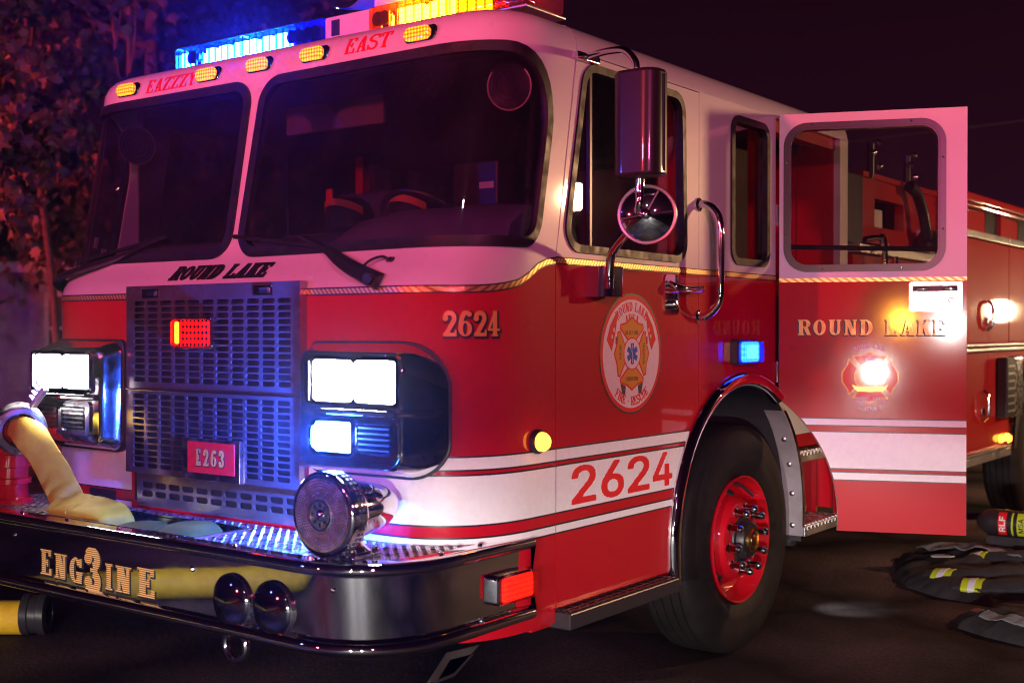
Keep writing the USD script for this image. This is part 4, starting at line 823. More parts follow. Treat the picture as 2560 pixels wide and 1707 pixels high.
for x1, z in ((1.20, .885), (1.24, .520)):
    s_ = part(eng, 'crew_step', bx(.70, x1, 2.70, 3.25, z-.055, z-.004, .004), 'aluminium', smooth=False)
    part(s_, 'tread', [bx(x1-.03-.026*i, x1-.014-.026*i, 2.72, 3.23, z-.005, z) for i in range(12)]+[bx(x1-.30, x1-.005, 2.74+.045*j, 2.748+.045*j, z-.005, z+.001) for j in range(11)], 'tread_plate', smooth=False)
    part(s_, 'tread_nose', [bx(x1-.001, x1+.003, 2.73+.045*j, 2.75+.045*j, z-.022, z-.008) for j in range(11)], 'tread_plate', smooth=False)
part(eng, 'cab_floor', bx(-1.15, 1.12, .62, 3.18, 1.28, 1.33), 'interior_dark', smooth=False)
part(eng, 'cab_rear_wall', bx(-1.15, .98, 3.19, 3.25, 1.3, 2.52), 'interior_dark', smooth=False)
part(eng, 'ceiling', bx(-1.12, 1.12, .48, 3.2, 2.505, 2.525), 'interior_dark', smooth=False)
fw_ = part(eng, 'far_cab_side', sheet(unary_union([sbox(.53, .5, 3.30, 2.53)]).difference(unary_union([Polygon([(.60, 1.79), (1.49, 1.79), (1.47, 2.48), (.72, 2.48)]), sbox(1.92, 1.8, 2.30, 2.46), sbox(2.45, 1.8, 3.15, 2.46)])), far_side, -.04, 0), 'interior_dark', smooth=False)
part(fw_, 'window_glass', sheet(unary_union([sbox(.58, 1.77, 1.51, 2.50), sbox(1.9, 1.78, 2.32, 2.48), sbox(2.43, 1.78, 3.17, 2.48)]), far_side, -.024, -.018), 'side_glass', smooth=False)
part(eng, 'far_roof_edge', sheet(sbox(.66, 2.52, 3.30, VT), far_side, -.04, 0, None, .03), 'white_paint')
dsh = np.array([(.46, 1.70), (.34, 1.76), (.32, 1.80), (.40, 1.865), (.60, 1.90), (.74, 1.86), (.80, 1.74), (.78, 1.3), (.46, 1.3)])
part(eng, 'dashboard', loft([np.c_[np.full(len(dsh), x), dsh+[0, 0]] for x in (-1.08, -.2, .1)]), 'dash_grey', smooth=45)
ds2 = np.array([(.44, 1.72), (.38, 1.80), (.42, 1.90), (.52, 1.965), (.66, 1.985), (.80, 1.95), (.86, 1.84), (.82, 1.3), (.44, 1.3)])
part(eng, 'instrument_hood', loft([np.c_[np.full(len(ds2), x), ds2*[1, 1]-[0, dz]] for x, dz in ((.12, .10), (.26, .03), (.5, 0), (.85, 0), (1.10, .02))]), 'dash_grey', smooth=45)
part(eng, 'engine_cover', loft([np.c_[rpoly(-.02, 1.45, w_, 1.5, .12, 5), np.full(24, z)] for z, w_ in ((1.33, 1.0), (1.86, .96), (1.92, .86))]), 'interior_dark', smooth=40)
for x in (-.72, .66):
    s_ = part(eng, 'front_seat', bx(x-.24, x+.24, 1.05, 1.55, 1.40, 1.62, .05), 'interior_dark'); part(s_, 'backrest', bx(x-.23, x+.23, 1.52, 1.68, 1.60, 2.22, .06), 'interior_dark'); part(s_, 'red_belt', bx(x-.20, x-.155, 1.500, 1.515, 1.62, 2.24, .005), 'red_sheeting')
for x in (-.55, .35):
    s_ = part(eng, 'crew_seat', bx(x-.24, x+.24, 2.65, 3.12, 1.55, 1.72, .04), 'tan_trim'); part(s_, 'backrest', bx(x-.23, x+.23, 3.05, 3.18, 1.70, 2.36, .05), 'tan_trim')
part(eng, 'inner_pillar', bx(1.08, 1.17, 1.50, 1.605, 1.35, 2.49, .004), 'red_paint', smooth=False)
part(eng, 'rear_wall_panel', bx(.66, .98, 3.17, 3.189, 1.34, 2.45, .004), 'red_paint', smooth=False)
part(eng, 'inner_wall_panel', bx(.90, .93, 2.42, 3.0, 1.36, 2.42, .004), 'tan_trim', smooth=False)
sw = part(eng, 'steering_wheel', lathe([(.012*math.cos(a), .20+.014*math.sin(a)) for a in np.linspace(0, 2*PI, 10, endpoint=False)], at=(.56, .60, 1.90), dirv=(0, .66, .75), n=40, closed=True), 'satin_black')
part(sw, 'hub', lathe([(-.02, .06), (.02, .055), (.03, 0)], at=(.56, .60, 1.89), dirv=(0, .66, .75), n=20), 'black_plastic')
for i in range(3):
    a = .4+2*PI*i/3; part(sw, 'spoke', tube([(.56, .60, 1.89), (.56+.20*math.cos(a), .60-.15*math.sin(a), 1.89+.13*math.sin(a))], .012, 8), 'black_plastic')
part(eng, 'sun_visor', bx(-.25, .32, .60, .62, 2.34, 2.46, .006), 'tan_trim', smooth=False)
part(eng, 'control_box', bx(.42, .66, .92, 1.06, 1.98, 2.20, .01), 'black_plastic'); part(eng, 'box_label', bx(.565, .64, .9185, .9195, 2.085, 2.112), 'paper', smooth=False)
part(eng, 'centre_post', bx(-.75, -.70, 1.55, 1.60, 1.6, 2.40), 'red_paint', smooth=False)
for (x, y, z), dv in (((1.035, .50, 2.385), (.25, -.96, -.12)), ((-1.02, .40, 2.345), (.55, -.80, -.25))):
    dv = np.array(dv)/np.linalg.norm(dv); f_ = part(eng, 'cab_spotlight', lathe([(-.07, .02), (-.06, .055), (-.02, .084), (.0, .088), (.006, .088), (.006, .082), (-.024, .064), (-.045, .03), (-.05, 0)], at=(x, y, z), dirv=dv, n=36), 'lamp_housing', smooth=35)
    part(f_, 'rings', [lathe([(.002, r), (.006, r+.002), (.002, r+.004)], at=(x, y, z), dirv=dv, n=36, closed=True) for r in (.03, .05, .068)], 'lamp_housing')
    part(f_, 'reflector', lathe([(.004, .08), (-.02, .062), (-.04, .03), (-.045, .012), (-.02, .010), (-.018, 0)], at=(x, y, z), dirv=dv, n=36), 'chrome')
    part(f_, 'bracket', tube([np.array((x, y, z))-dv*.05, (x, y+.04, 2.50)], .012, 8), 'black_plastic')
for s0, z0, w_, h_ in ((-1.30, 1.90, .032, .05), (-1.375, 1.845, .04, .06)): part(eng, 'sticker', sheet(Polygon(rpoly(s0, z0, w_, h_, .003)), front, -.020, -.0155, .02, None), 'paper', label='small pale sticker behind the windscreen')

# ------------------------------------------------------------------ light bar on the roof
LY, LZ0, LZ1 = .70, 2.700, 2.815
lb = part(eng, 'light_bar', [bx(-.98, 1.06, LY-.13, LY+.13, LZ0-.012, LZ0, .004)], 'aluminium', label='light bar across the roof, blue on one side and amber on the other')
for x in (-.75, 0, .75): part(lb, 'foot', bx(x-.05, x+.05, LY-.08, LY+.08, 2.632, LZ0-.012, .004), 'aluminium')
for x0, x1, lens in ((-.975, -.535, 'blue_lens'), (-.53, -.02, 'blue_lens'), (.26, .655, 'amber_lens'), (.66, .90, 'amber_lens'), (.905, 1.055, 'pink_lens')):
    ln = part(lb, 'lens', loft([np.c_[np.full(28, x), rpoly(LY, (LZ0+LZ1)/2, .25-2*i, LZ1-LZ0-2*i, .025-i*.5, 6)] for x, i in ((x0, .008), (x0+.006, 0), (x1-.006, 0), (x1, .008))]), lens)
    for x in np.arange(x0+.03, x1-.01, .043): part(ln, 'rib', bx(x-.002, x+.002, LY-.127, LY-.120, LZ0+.012, LZ1-.012), lens, smooth=False)
for x0, x1, cm in ((-.965, -.90, 'led_cyan'), (-.875, -.82, None), (-.79, -.73, 'led_cyan'), (-.70, -.63, 'led_cyan'), (-.60, -.45, 'led_blue_core'), (-.41, -.35, 'led_cyan'), (-.33, -.26, 'led_cyan'), (-.215, -.13, None), (-.11, -.04, None), (.29, .36, None), (.40, .53, 'led_amber_core'), (.555, .67, 'led_amber_core'), (.69, .83, 'led_amber'), (.93, 1.03, None)):
    c = (x0+x1)/2; m_ = part(lb, 'lamp_module', bx(x0, x1, LY-.095, LY-.03, LZ0+.02, LZ1-.022, .008), cm or 'chrome')
    if not cm:
        part(m_, 'reflector', [lathe([(-.03, .030), (0, .022), (.02, .006)], at=(c+q*(x1-x0)*.25, LY-.09, (LZ0+LZ1)/2), dirv=(0, 1, 0), n=16) for q in (-1, 1)], 'lamp_housing')
part(lb, 'centre_housing', bx(-.015, .255, LY-.10, LY+.10, LZ0, LZ1, .01), 'white_paint'); part(lb, 'centre_window', bx(.03, .075, LY-.104, LY-.098, LZ0+.03, LZ1-.02), 'black_plastic', smooth=False)
rs = part(eng, 'roof_spotlight', lathe([(.20, .03), (.18, .08), (.06, .105), (.0, .112), (-.012, .112), (-.014, .10)], at=(.05, .66, 2.965), dirv=(-.15, 1, 0), n=40), 'chrome', smooth=35, label='round spotlight standing behind the light bar')
part(rs, 'lens', lathe([(-.008, .104), (-.02, .07), (-.024, 0)], at=(.05, .66, 2.965), dirv=(-.15, 1, 0), n=36), 'window_dark'); part(rs, 'mount', [bx(.16, .34, .70, .86, 2.64, 3.02, .03)], 'white_paint')

# ------------------------------------------------------------------ pump house and rear body
YB = 5.30
pb = part(eng, 'pump_house', [bx(-1.18, 1.16, 3.55, YB, .62, 1.93, .008)], 'rear_red_paint', smooth=False, label='red pump house behind the cab')
part(pb, 'top_rail', [bx(1.05, 1.20, 3.55, YB, 1.935, 1.985, .006)], 'aluminium'); part(pb, 'rail_pads', [bx(1.06, 1.21, 4.75, 4.95, 1.985, 2.02, .01), bx(1.06, 1.21, 5.0, 5.25, 1.985, 2.02, .01)], 'aluminium')
part(pb, 'notice', sheet(sbox(4.72, 1.80, 5.05, 1.915), plane((1.161, 0, 0), (0, 1, 0), (0, 0, 1)), .0, .003), 'paper', label='pale notice plate'); part(pb, 'notice_band', sheet(sbox(4.86, 1.878, 5.02, 1.90), plane((1.165, 0, 0), (0, 1, 0), (0, 0, 1)), .0, .002), 'red_sheeting')
part(pb, 'grab_post', tube(curve([(1.20, 3.62, 2.01), (1.235, 3.72, 2.02), (1.255, 3.78, 1.96), (1.255, 3.79, 1.3)], 8), .018, 12), 'chrome'); part(pb, 'post', tube([(1.24, 4.0, 1.93), (1.24, 4.0, 1.2)], .018, 12), 'chrome')
part(pb, 'front_locker', bx(-1.1, 1.10, 3.42, 3.86, 1.985, 2.40, .008), 'satin_black', smooth=False)
part(pb, 'upper_coaming', [bx(1.02, 1.08, 3.86, YB, 2.02, 2.12), bx(1.02, 1.08, 3.86, YB, 2.29, 2.42), bx(1.02, 1.08, 4.62, YB, 2.12, 2.29), bx(1.02, 1.08, 3.86, 4.10, 2.12, 2.29), bx(1.08, 1.10, 3.86, YB, 2.40, 2.43)], 'rear_red_paint', smooth=False)
part(pb, 'recess_back', bx(.70, .72, 3.9, YB, 2.0, 2.38), 'dark_liner', smooth=False); part(pb, 'locker_box', bx(.80, 1.0, 4.16, 4.46, 2.12, 2.25, .006), 'white_paint', smooth=False)
part(pb, 'discharge_pipe', tube(curve([(1.14, 4.54, 2.40), (1.15, 4.66, 2.36), (1.16, 4.74, 2.26), (1.17, 4.78, 2.14), (1.16, 4.82, 2.08)], 8), .036, 16), 'satin_black'); part(pb, 'pipe_base', lathe([(2.0, .13), (2.06, .12), (2.10, .07), (2.14, .05)], 'z', (1.15, 4.88, 0), 24), 'satin_black')
for y in (3.98, 4.62):
    part(pb, 'valve_post', tube([(1.10, y, 2.40), (1.10, y, 2.60)], .022, 12), 'satin_black')
    for q, z in ((-.03, 2.54), (.04, 2.61), (.05, 2.47)): part(pb, 'valve_knob', trimesh.creation.icosphere(2, .02).apply_translation([1.13, y+q, z]), 'chrome')
rb = part(eng, 'rear_body', [bx(-1.2, 1.20, YB, 9.2, .60, 2.14, .008)], 'rear_red_paint', smooth=False, label='red rear body with lockers')
part(rb, 'upper_body', [bx(-1.15, 1.17, YB, 9.2, 2.20, 2.40)], 'rear_red_paint', smooth=False)
part(rb, 'roof_edge', [bx(1.05, 1.22, YB, 9.2, 2.40, 2.455, .01)], 'rear_red_paint'); part(rb, 'edge_moulding', tube([(1.225, YB, 2.365), (1.225, 9.2, 2.365)], .010, 8), 'rear_red_paint')
for i in range(8): part(rb, 'edge_bolt', lathe([(2.455, .012), (2.466, .010), (2.47, 0)], 'z', (1.14, 5.5+.28*i, 0), 8), 'chrome')
part(rb, 'upper_trim', [bx(1.18, 1.225, YB, 6.55, 2.145, 2.195, .006), bx(1.18, 1.225, 6.57, 9.2, 2.145, 2.195, .006)], 'aluminium')
for y0, y1 in ((6.10, 6.42), (7.0, 7.3)):
    part(rb, 'upper_gap', sheet(sbox(y0, 2.205, y1, 2.395), plane((1.171, 0, 0), (0, 1, 0), (0, 0, 1)), 0, .003), 'black_plastic')
    part(rb, 'upper_post', bx(1.165, 1.20, y1, y1+.10, 2.20, 2.40, .006), 'rear_red_paint', smooth=False)
for y0, y1, z0, z1 in ((YB+.01, 6.553, 1.415, 2.125), (6.567, 8.0, 1.415, 2.125), (YB+.01, 5.99, .68, 1.335), (6.0, 6.56, .68, 1.335)):
    l_ = part(rb, 'locker_door', sheet(Polygon(rpoly((y0+y1)/2, (z0+z1)/2, y1-y0, z1-z0, .012)), plane((1.20, 0, 0), (0, 1, 0), (0, 0, 1)), .002, .022), 'rear_red_paint', smooth=False)
part(rb, 'middle_rail', [bx(1.20, 1.245, YB, 8.4, 1.350, 1.372, .004), bx(1.20, 1.24, YB, 8.4, 1.385, 1.402, .004)], 'aluminium')
for y, z in ((5.96, 1.62), (5.86, .98)):
    q = part(rb, 'locker_handle', lathe([(0, .032), (.01, .032), (.014, .026)], at=(1.222, y, z-.06), dirv=(1, 0, 0), n=20), 'chrome')
    part(q, 'grip', tube(curve([(1.23, y, z-.12), (1.262, y, z-.08), (1.268, y, z), (1.26, y, z+.06), (1.23, y, z+.09)], 6), .012, 10), 'chrome')
part(rb, 'sill_trim', [bx(1.17, 1.228, YB, 6.62, .555, .612, .006), bx(1.20, 1.24, YB, 6.50, .618, .640, .004)], 'aluminium')
fs = part(rb, 'folding_step', bx(1.222, 1.30, 6.22, 6.44, .86, 1.30, .01), 'black_plastic', smooth=False, label='dark folded step on the rear body'); part(fs, 'step_plate', bx(1.232, 1.30, 6.45, 6.68, .85, 1.31, .03), 'tread_plate')
for i in range(7): part(fs, 'rung', bx(1.30, 1.305, 6.24, 6.42, .90+.055*i, .915+.055*i), 'aluminium', smooth=False)
for y in (6.30, 6.47): part(rb, 'marker_lamp', lathe([(0, .03), (.02, .028), (.035, .016), (.04, 0)], at=(1.226, y, .70), dirv=(1, 0, 0), n=20), 'led_side_amber')
AC2 = 7.28
ra = np.radians(np.linspace(180, 0, 36))
part(rb, 'rear_fender', loft([np.array([(1.205+a, AC2+(.64+b)*math.cos(t), .60+(.64+b)*math.sin(t)) for a, b in ((0, .035), (.03, .03), (.042, 0), (.03, -.03), (0, -.035))]) for t in ra]), 'chrome', smooth=50)
part(rb, 'rear_arch', sheet(Polygon(np.vstack([np.c_[AC2+.62*np.cos(ra), .60+.62*np.sin(ra)]])), plane((1.2235, 0, 0), (0, 1, 0), (0, 0, 1)), 0, .003), 'dark_liner')
wheel(AC2, xo=1.245, steer=False)
part(eng, 'chassis', [bx(-.95, .60, .9, 8.8, .50, .62), bx(-.50, -.40, .3, 9.0, .45, .72), bx(.40, .50, .3, 9.0, .45, .72), bx(-.9, .95, 3.4, 5.2, .38, .6)], 'dark_liner', smooth=False)

# lamp under the crew step that lights the road
part(eng, 'ground_lamp', lathe([(.36, .035), (.375, .04), (.40, .04), (.41, .03)], 'z', (1.02, 3.0, 0), 20), 'lamp_housing', label='small lamp under the crew step')
lamp('fire_engine/ground_lamp_light', (1.10, 3.10, .33), (.92, .96, 1.0), 3.6, .02, (1.24, 3.25, 0), 30, 1.0)

# ------------------------------------------------------------------ hoses
def flat_hose(stations, n=20, boxy=False):
    """stations: (centre, half width vector, half thickness); lofted flattened tube"""
    C = curve([s[0] for s in stations], 10); Wv = curve([s[1] for s in stations], 10); Th = curve([[s[2], 0, 0] for s in stations], 10)[:, 0]
    T = np.gradient(C, axis=0); T /= np.linalg.norm(T, axis=1, keepdims=True); a = np.linspace(0, 2*PI, n, endpoint=False); out = []
    for c, w, t, h in zip(C, Wv, T, Th):
        w = w-t*(w@t); nn = np.cross(w, t); nn /= np.linalg.norm(nn)
        if boxy: out.append(c+np.sign(np.cos(a))[:, None]*(np.abs(np.cos(a))**.45)[:, None]*w+np.sign(np.sin(a))[:, None]*(np.abs(np.sin(a))**.6)[:, None]*nn*h)
        else: out.append(c+np.sign(np.cos(a))[:, None]*(np.abs(np.cos(a))**.8)[:, None]*w+(np.sin(a)*(1-.62*np.cos(a)**2))[:, None]*nn*h)
    return loft(out)
cx, cy, cz = -.875, -.275, 1.098
dirc = np.array([.86, -.45, -.12]); dirc /= np.linalg.norm(dirc)
hs = thing('fire_hose', 'yellow fire hose drooping from the grey coupling into the bumper tray', 'hose')
cpl = part(hs, 'coupling', lathe([(-.10, .070), (-.095, .094), (-.05, .099), (-.045, .090), (-.030, .090), (-.025, .103), (.030, .103), (.040, .098), (.046, .088), (.046, .070), (.02, .064), (-.02, .062)], at=(cx, cy, cz), dirv=dirc, n=48), 'coupling_grey', smooth=35, label='grey metal coupling ring')
part(cpl, 'lug', obox(np.array((cx, cy, cz))+[.10, .02, .128], (.62, .2, .75), (0, 1, 0), (-.75, 0, .62), .10, .028, .022, .005), 'aluminium')
part(cpl, 'lug_teeth', [obox(np.array((cx, cy, cz))+[.065+.016*i, .02, .125+.02*i], (.62, .2, .75), (0, 1, 0), (-.75, 0, .62), .008, .03, .03) for i in range(4)], 'aluminium', smooth=False)
h1 = flat_hose([((-.855, -.285, 1.100), (.025, .048, .02), .052), ((-.800, -.300, 1.100), (.035, .052, .02), .042), ((-.738, -.305, 1.066), (.048, .054, .012), .026), ((-.680, -.296, 1.008), (.060, .045, .0), .015), ((-.622, -.286, .938), (.061, .045, .0), .012), ((-.570, -.279, .868), (.060, .046, -.004), .014), ((-.545, -.276, .826), (.060, .048, -.006), .016), ((-.530, -.272, .800), (.060, .048, -.008), .014)])
h2 = flat_hose([((-.575, -.300, .838), (.014, .062, .030), .012), ((-.535, -.285, .822), (.006, .068, .028), .022), ((-.47, -.268, .812), (.0, .072, .026), .026), ((-.39, -.250, .806), (.0, .074, .022), .026), ((-.325, -.240, .796), (.0, .074, .016), .024), ((-.292, -.236, .765), (.01, .074, .0), .022), ((-.285, -.236, .70), (.01, .074, .0), .022)], 24, True)
hv, hf = cat(h1, h2)
ph_ = 44*(hv[:, 0]*.9-hv[:, 2]*.55)+5*meshkit.fbm(hv*[9, 9, 9], 3, 4); win_ = np.exp(-((hv[:, 2]-.865)/.055)**2)+.35*np.exp(-((hv[:, 2]-1.03)/.05)**2)
hv = hv+((.013*(meshkit.fbm(hv*[16, 16, 9], 3, 4)-.5)-.011*np.abs(np.sin(ph_))**3*win_)*np.clip((1.07-hv[:, 2])/.05, 0, 1))[:, None]*np.array([.75, -.6, .3])
part(hs, 'hose_jacket', (hv, hf), 'hose_yellow', smooth=50)
part(hs, 'seam', tube(curve([(-.462, -.340, .795), (-.460, -.335, .816), (-.452, -.27, .846), (-.446, -.21, .850)], 8), .0022, 6), 'hose_yellow')
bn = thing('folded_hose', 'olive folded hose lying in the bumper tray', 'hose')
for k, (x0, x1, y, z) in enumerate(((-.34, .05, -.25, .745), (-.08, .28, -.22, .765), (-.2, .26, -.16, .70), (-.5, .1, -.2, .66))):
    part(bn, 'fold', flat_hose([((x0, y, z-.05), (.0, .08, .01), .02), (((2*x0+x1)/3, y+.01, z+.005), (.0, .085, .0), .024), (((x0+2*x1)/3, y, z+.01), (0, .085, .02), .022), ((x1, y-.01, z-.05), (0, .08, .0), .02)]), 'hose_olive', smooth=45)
sw_ = part(eng, 'swivel_pipe', [lathe([(.776, .085), (.80, .085), (.81, .066), (.86, .064), (.865, .078), (.885, .078), (.89, .066), (.93, .066), (.935, .082), (.985, .082), (.99, .070), (1.09, .070)], 'z', (-1.005, -.235, 0), 36), tube(curve([(-1.005, -.235, 1.06), (-.99, -.24, 1.09), (-.93, -.258, 1.10), (-.90, -.265, 1.10)], 6), .066, 20)], 'red_paint', smooth=40, label='red swivel intake pipe on the bumper deck')
gh = thing('ground_hose', 'thick yellow hose running along the ground past the bumper', 'hose')
part(gh, 'hose_jacket', tube(curve([(-1.80, .33, .085), (-1.98, .16, .085), (-2.28, -.35, .085), (-2.35, -1.1, .085), (-1.95, -1.75, .085), (-1.35, -2.35, .085), (-.95, -3.4, .085), (-1.1, -5.2, .085), (-1.9, -8, .085)], 14), .083, 20), 'hose_yellow')
part(gh, 'end_coupling', lathe([(-.06, .086), (-.055, .098), (-.02, .10), (-.015, .092), (.02, .092), (.025, .102), (.06, .102), (.066, .085), (.066, .06), (.02, .058), (.02, 0)], at=(-1.775, .352, .10), dirv=(.75, .65, .0), n=40), 'satin_black', smooth=35)

# ------------------------------------------------------------------ things on the ground
rd = part(None, 'road', bx(-60, 60, -60, 60, -.3, 0), 'asphalt', smooth=False); tag(rd, kind='structure')
def lump(pts, hmax, seed, res=44, pw=.6, wr=.35):
    """draped cloth: a heap over an outline, wrinkled; returns mesh and the height function"""
    poly = Polygon(pts).buffer(.03).buffer(-.01); x0, y0, x1, y1 = poly.bounds
    V, F = tri2(poly, (x1-x0)/res, (y1-y0)/res); b = poly.exterior
    d = np.array([b.distance(Point(p)) for p in V]); h = hmax*np.minimum(d/(.35*min(x1-x0, y1-y0)), 1)**pw
    q = np.c_[V*9, np.full(len(V), seed)]; h = h*(1-wr+2*wr*meshkit.fbm(q, 4, seed))+.018*meshkit.fbm(q*3, 2, seed+5)*(d > .01)
    n = len(V); e = np.vstack([F[:, [0, 1]], F[:, [1, 2]], F[:, [2, 0]]]); _, inv, cnt = np.unique(np.sort(e, 1), axis=0, return_inverse=True, return_counts=True); bb = e[cnt[inv.ravel()] == 1]
    from scipy.interpolate import LinearNDInterpolator
    li = LinearNDInterpolator(V, h, 0.0); H = lambda u, v: li(np.asarray(u), np.asarray(v))
    return (np.vstack([np.c_[V, h+.004], np.c_[V, np.full(n, .001)]]), np.vstack([F, F[:, ::-1]+n, np.c_[bb[:, 0], bb[:, 0]+n, bb[:, 1]+n], np.c_[bb[:, 0], bb[:, 1]+n, bb[:, 1]]])), H
def on_heap(H, poly, lift=.006): return sheet(poly, lambda u, v, d=0.: np.stack([u, v, H(u, v)+lift+np.asarray(d)], -1), -.004, .002, .012, .012)
ct = thing('turnout_coat', 'dark turnout coat with lime and silver bands lying under the open door', 'coat')
m_, H_ = lump([(.98, 4.92), (1.15, 4.35), (1.32, 4.02), (1.55, 3.86), (1.85, 3.80), (2.15, 3.95), (2.3, 4.4), (2.1, 4.9), (1.7, 5.25), (1.25, 5.2)], .125, 3)
part(ct, 'shell', m_, 'cloth_black', smooth=70)
part(ct, 'lining', on_heap(H_, Polygon([(1.06, 4.92), (1.25, 4.72), (1.55, 4.55), (1.80, 4.43), (2.02, 4.55), (1.95, 4.80), (1.65, 5.1), (1.3, 5.12)]), .030), 'cloth_grey', smooth=70)
def sleeve(pts, w, th):
    p = np.asarray(pts, float); t = np.gradient(p, axis=0); pr = np.stack([-t[:, 1], t[:, 0], 0*t[:, 0]], 1); pr /= np.linalg.norm(pr, axis=1, keepdims=True)
    return [(c, d*ww, hh) for c, d, ww, hh in zip(p, pr, w, th)]
for pts, w in ((((2.0, 4.35, .11), (1.78, 4.18, .10), (1.58, 4.10, .075), (1.40, 4.13, .06)), (.10, .09, .08, .070)), (((2.15, 4.15, .09), (1.95, 4.0, .085), (1.78, 3.96, .065), (1.60, 3.95, .055)), (.11, .10, .09, .075)), (((2.05, 4.62, .15), (1.85, 4.52, .15), (1.66, 4.49, .13), (1.50, 4.52, .10)), (.10, .085, .075, .07))):
    st_ = sleeve(pts, w, (.055, .05, .045, .038)); v_, f_ = flat_hose(st_); v_ = v_+.020*(meshkit.fbm(v_*[14, 14, 14], 3, 8)-.5)[:, None]*np.array([.4, .4, 1]); slv = part(ct, 'sleeve', (v_, f_), 'cloth_black', smooth=70)
    C_ = curve(pts, 10)
    for i0, i1, mt, k in ((21, 27, 'lime_band', 1.05), (23, 25, 'silver_band', 1.10)):
        sub = [C_[i] for i in (i0, (i0+i1)//2, i1)]; part(slv, 'reflective_band', flat_hose(sleeve(sub, [w[3]*1.10*k]*3, (.047*k, .046*k, .045*k))), mt, smooth=60)
part(ct, 'tag', on_heap(H_, Polygon([(1.28, 4.55), (1.42, 4.47), (1.44, 4.50), (1.30, 4.58)]), .012), 'paper')
gm = thing('rolled_trousers', 'dark rolled garment with a pale grey strip lying nearest on the road', 'garment')
m2, H2 = lump([(1.80, 3.36), (1.86, 3.20), (2.02, 3.10), (2.25, 3.02), (2.42, 3.15), (2.35, 3.55), (2.1, 3.75), (1.88, 3.62)], .085, 9, 34)
part(gm, 'cloth', m2, 'cloth_black', smooth=70)
part(gm, 'grey_strip', on_heap(H2, Polygon([(1.93, 3.25), (2.02, 3.19), (2.16, 3.125), (2.26, 3.10), (2.285, 3.16), (2.18, 3.19), (2.05, 3.245), (1.96, 3.31)]), .010), 'cloth_grey', smooth=70)
part(gm, 'buckle', on_heap(H2, Polygon([(1.86, 3.33), (1.91, 3.28), (1.94, 3.32), (1.89, 3.36)]), .012), 'aluminium')
ay = thing('air_cylinder', 'dark breathing air cylinder lying on its side by the rear body', 'air cylinder', (1.50, 4.82, 0.305), 0)
part(ay, 'cylinder', lathe([(-.015, 0), (-.012, .03), (.005, .055), (.04, .074), (.08, .082), (.45, .082), (.52, .07), (.56, .04)], at=(0, 0, 0), n=40), 'satin_black', smooth=40)
cyl = lambda u, v, d=0.: np.stack([np.asarray(u, float), -(.0825+np.asarray(d))*np.cos(np.asarray(v)/.0825), (.0825+np.asarray(d))*np.sin(np.asarray(v)/.0825)], -1)
for u0, u1, mt in ((.128, .176, 'red_sheeting'), (.205, .216, 'lime_band'), (.238, .285, 'lime_band'), (.305, .318, 'lime_band')): part(ay, 'label_band', sheet(sbox(u0, -.075, u1, .085), cyl, .0003, .001, None, .015), mt)
def turned(txt, h, u, v, ln):
    m = sans(txt, h); V = np.asarray(m.vertices); k = ln/m.bounds[1, 0]; f = cyl(u-V[:, 1], v+V[:, 0]*k, .0014+.0008*(V[:, 2] > .001)); return f, np.asarray(m.faces)
part(ay, 'lettering', turned('RLF', .034, .169, -.045, .095), 'white_sheeting', label='letters RLF'); part(ay, 'lettering_black', turned('MSA', .030, .277, -.045, .09), 'black_vinyl', label='letters MSA')
part(ay, 'stand_block', [bx(.05, .5, -.07, .12, -.30, -.075, .01)], 'cloth_black')
for x, y, z in ((-.12, .86, 2.05), (.21, .90, 2.05)):
    hl = thing('helmet', 'dark fire helmet with orange band behind the windscreen, %s' % ('left of the two' if x < 0 else 'right of the two'), 'helmet', (x, y, 0))
    part(hl, 'shell', lathe([(1.925, .135), (1.94, .14), (1.95, .115), (2.02, .108), (2.06, .088), (2.085, .05), (2.092, 0)], 'z', (0, 0, 0), 36), 'satin_black', smooth=45)
    part(hl, 'orange_band', loft([np.array([(r*math.sin(a), -r*math.cos(a), zz) for r, zz in ((.114, 1.99+.055*math.cos(a)), (.111, 2.025+.05*math.cos(a)), (.100, 2.024+.05*math.cos(a)), (.102, 1.99+.055*math.cos(a)))]) for a in np.linspace(-1.3, 1.3, 16)]), 'orange_band')

# ------------------------------------------------------------------ house, trees, wire
HD = np.array([.79, .61, 0.]); HO = np.array([-17.38, 10.40, 0.])
hfn = plane(HO, HD, (0, 0, 1))
ho = thing('house', 'dim house with a sash window glimpsed beside the cab', 'house')
boards = [sheet(sbox(-7, z, 3.6, z+.155), hfn, -.02, .012) for z in np.arange(.3, 2.6, .16)]
part(ho, 'wall', [sheet(sbox(-7, 0, 3.6, 2.75), hfn, -.2, 0)], 'house_siding', smooth=False)
for b in boards: part(ho, 'siding_board', b, 'house_siding', smooth=False)
wn = part(ho, 'window', sheet(sbox(.0, .95, 1.0, 2.15), hfn, .0, .02), 'window_dark', smooth=False)
part(wn, 'frame', sheet(sbox(-.09, .86, 1.09, 2.24).difference(unary_union([sbox(.0, 1.57, 1.0, 2.15), sbox(0, .95, 1.0, 1.52)])), hfn, .0, .05), 'house_trim', smooth=False)
part(ho, 'eave_board', sheet(sbox(-7.2, 2.60, 3.8, 2.80), hfn, .2, .35), 'house_trim', smooth=False)
rp = [HO+HD*-7.4+np.array([.35*.61, -.35*.79, 2.8]), HO+HD*3.9+np.array([.35*.61, -.35*.79, 2.8])]; bk = np.array([-.61, .79, 0])*5+np.array([0, 0, 2.2])
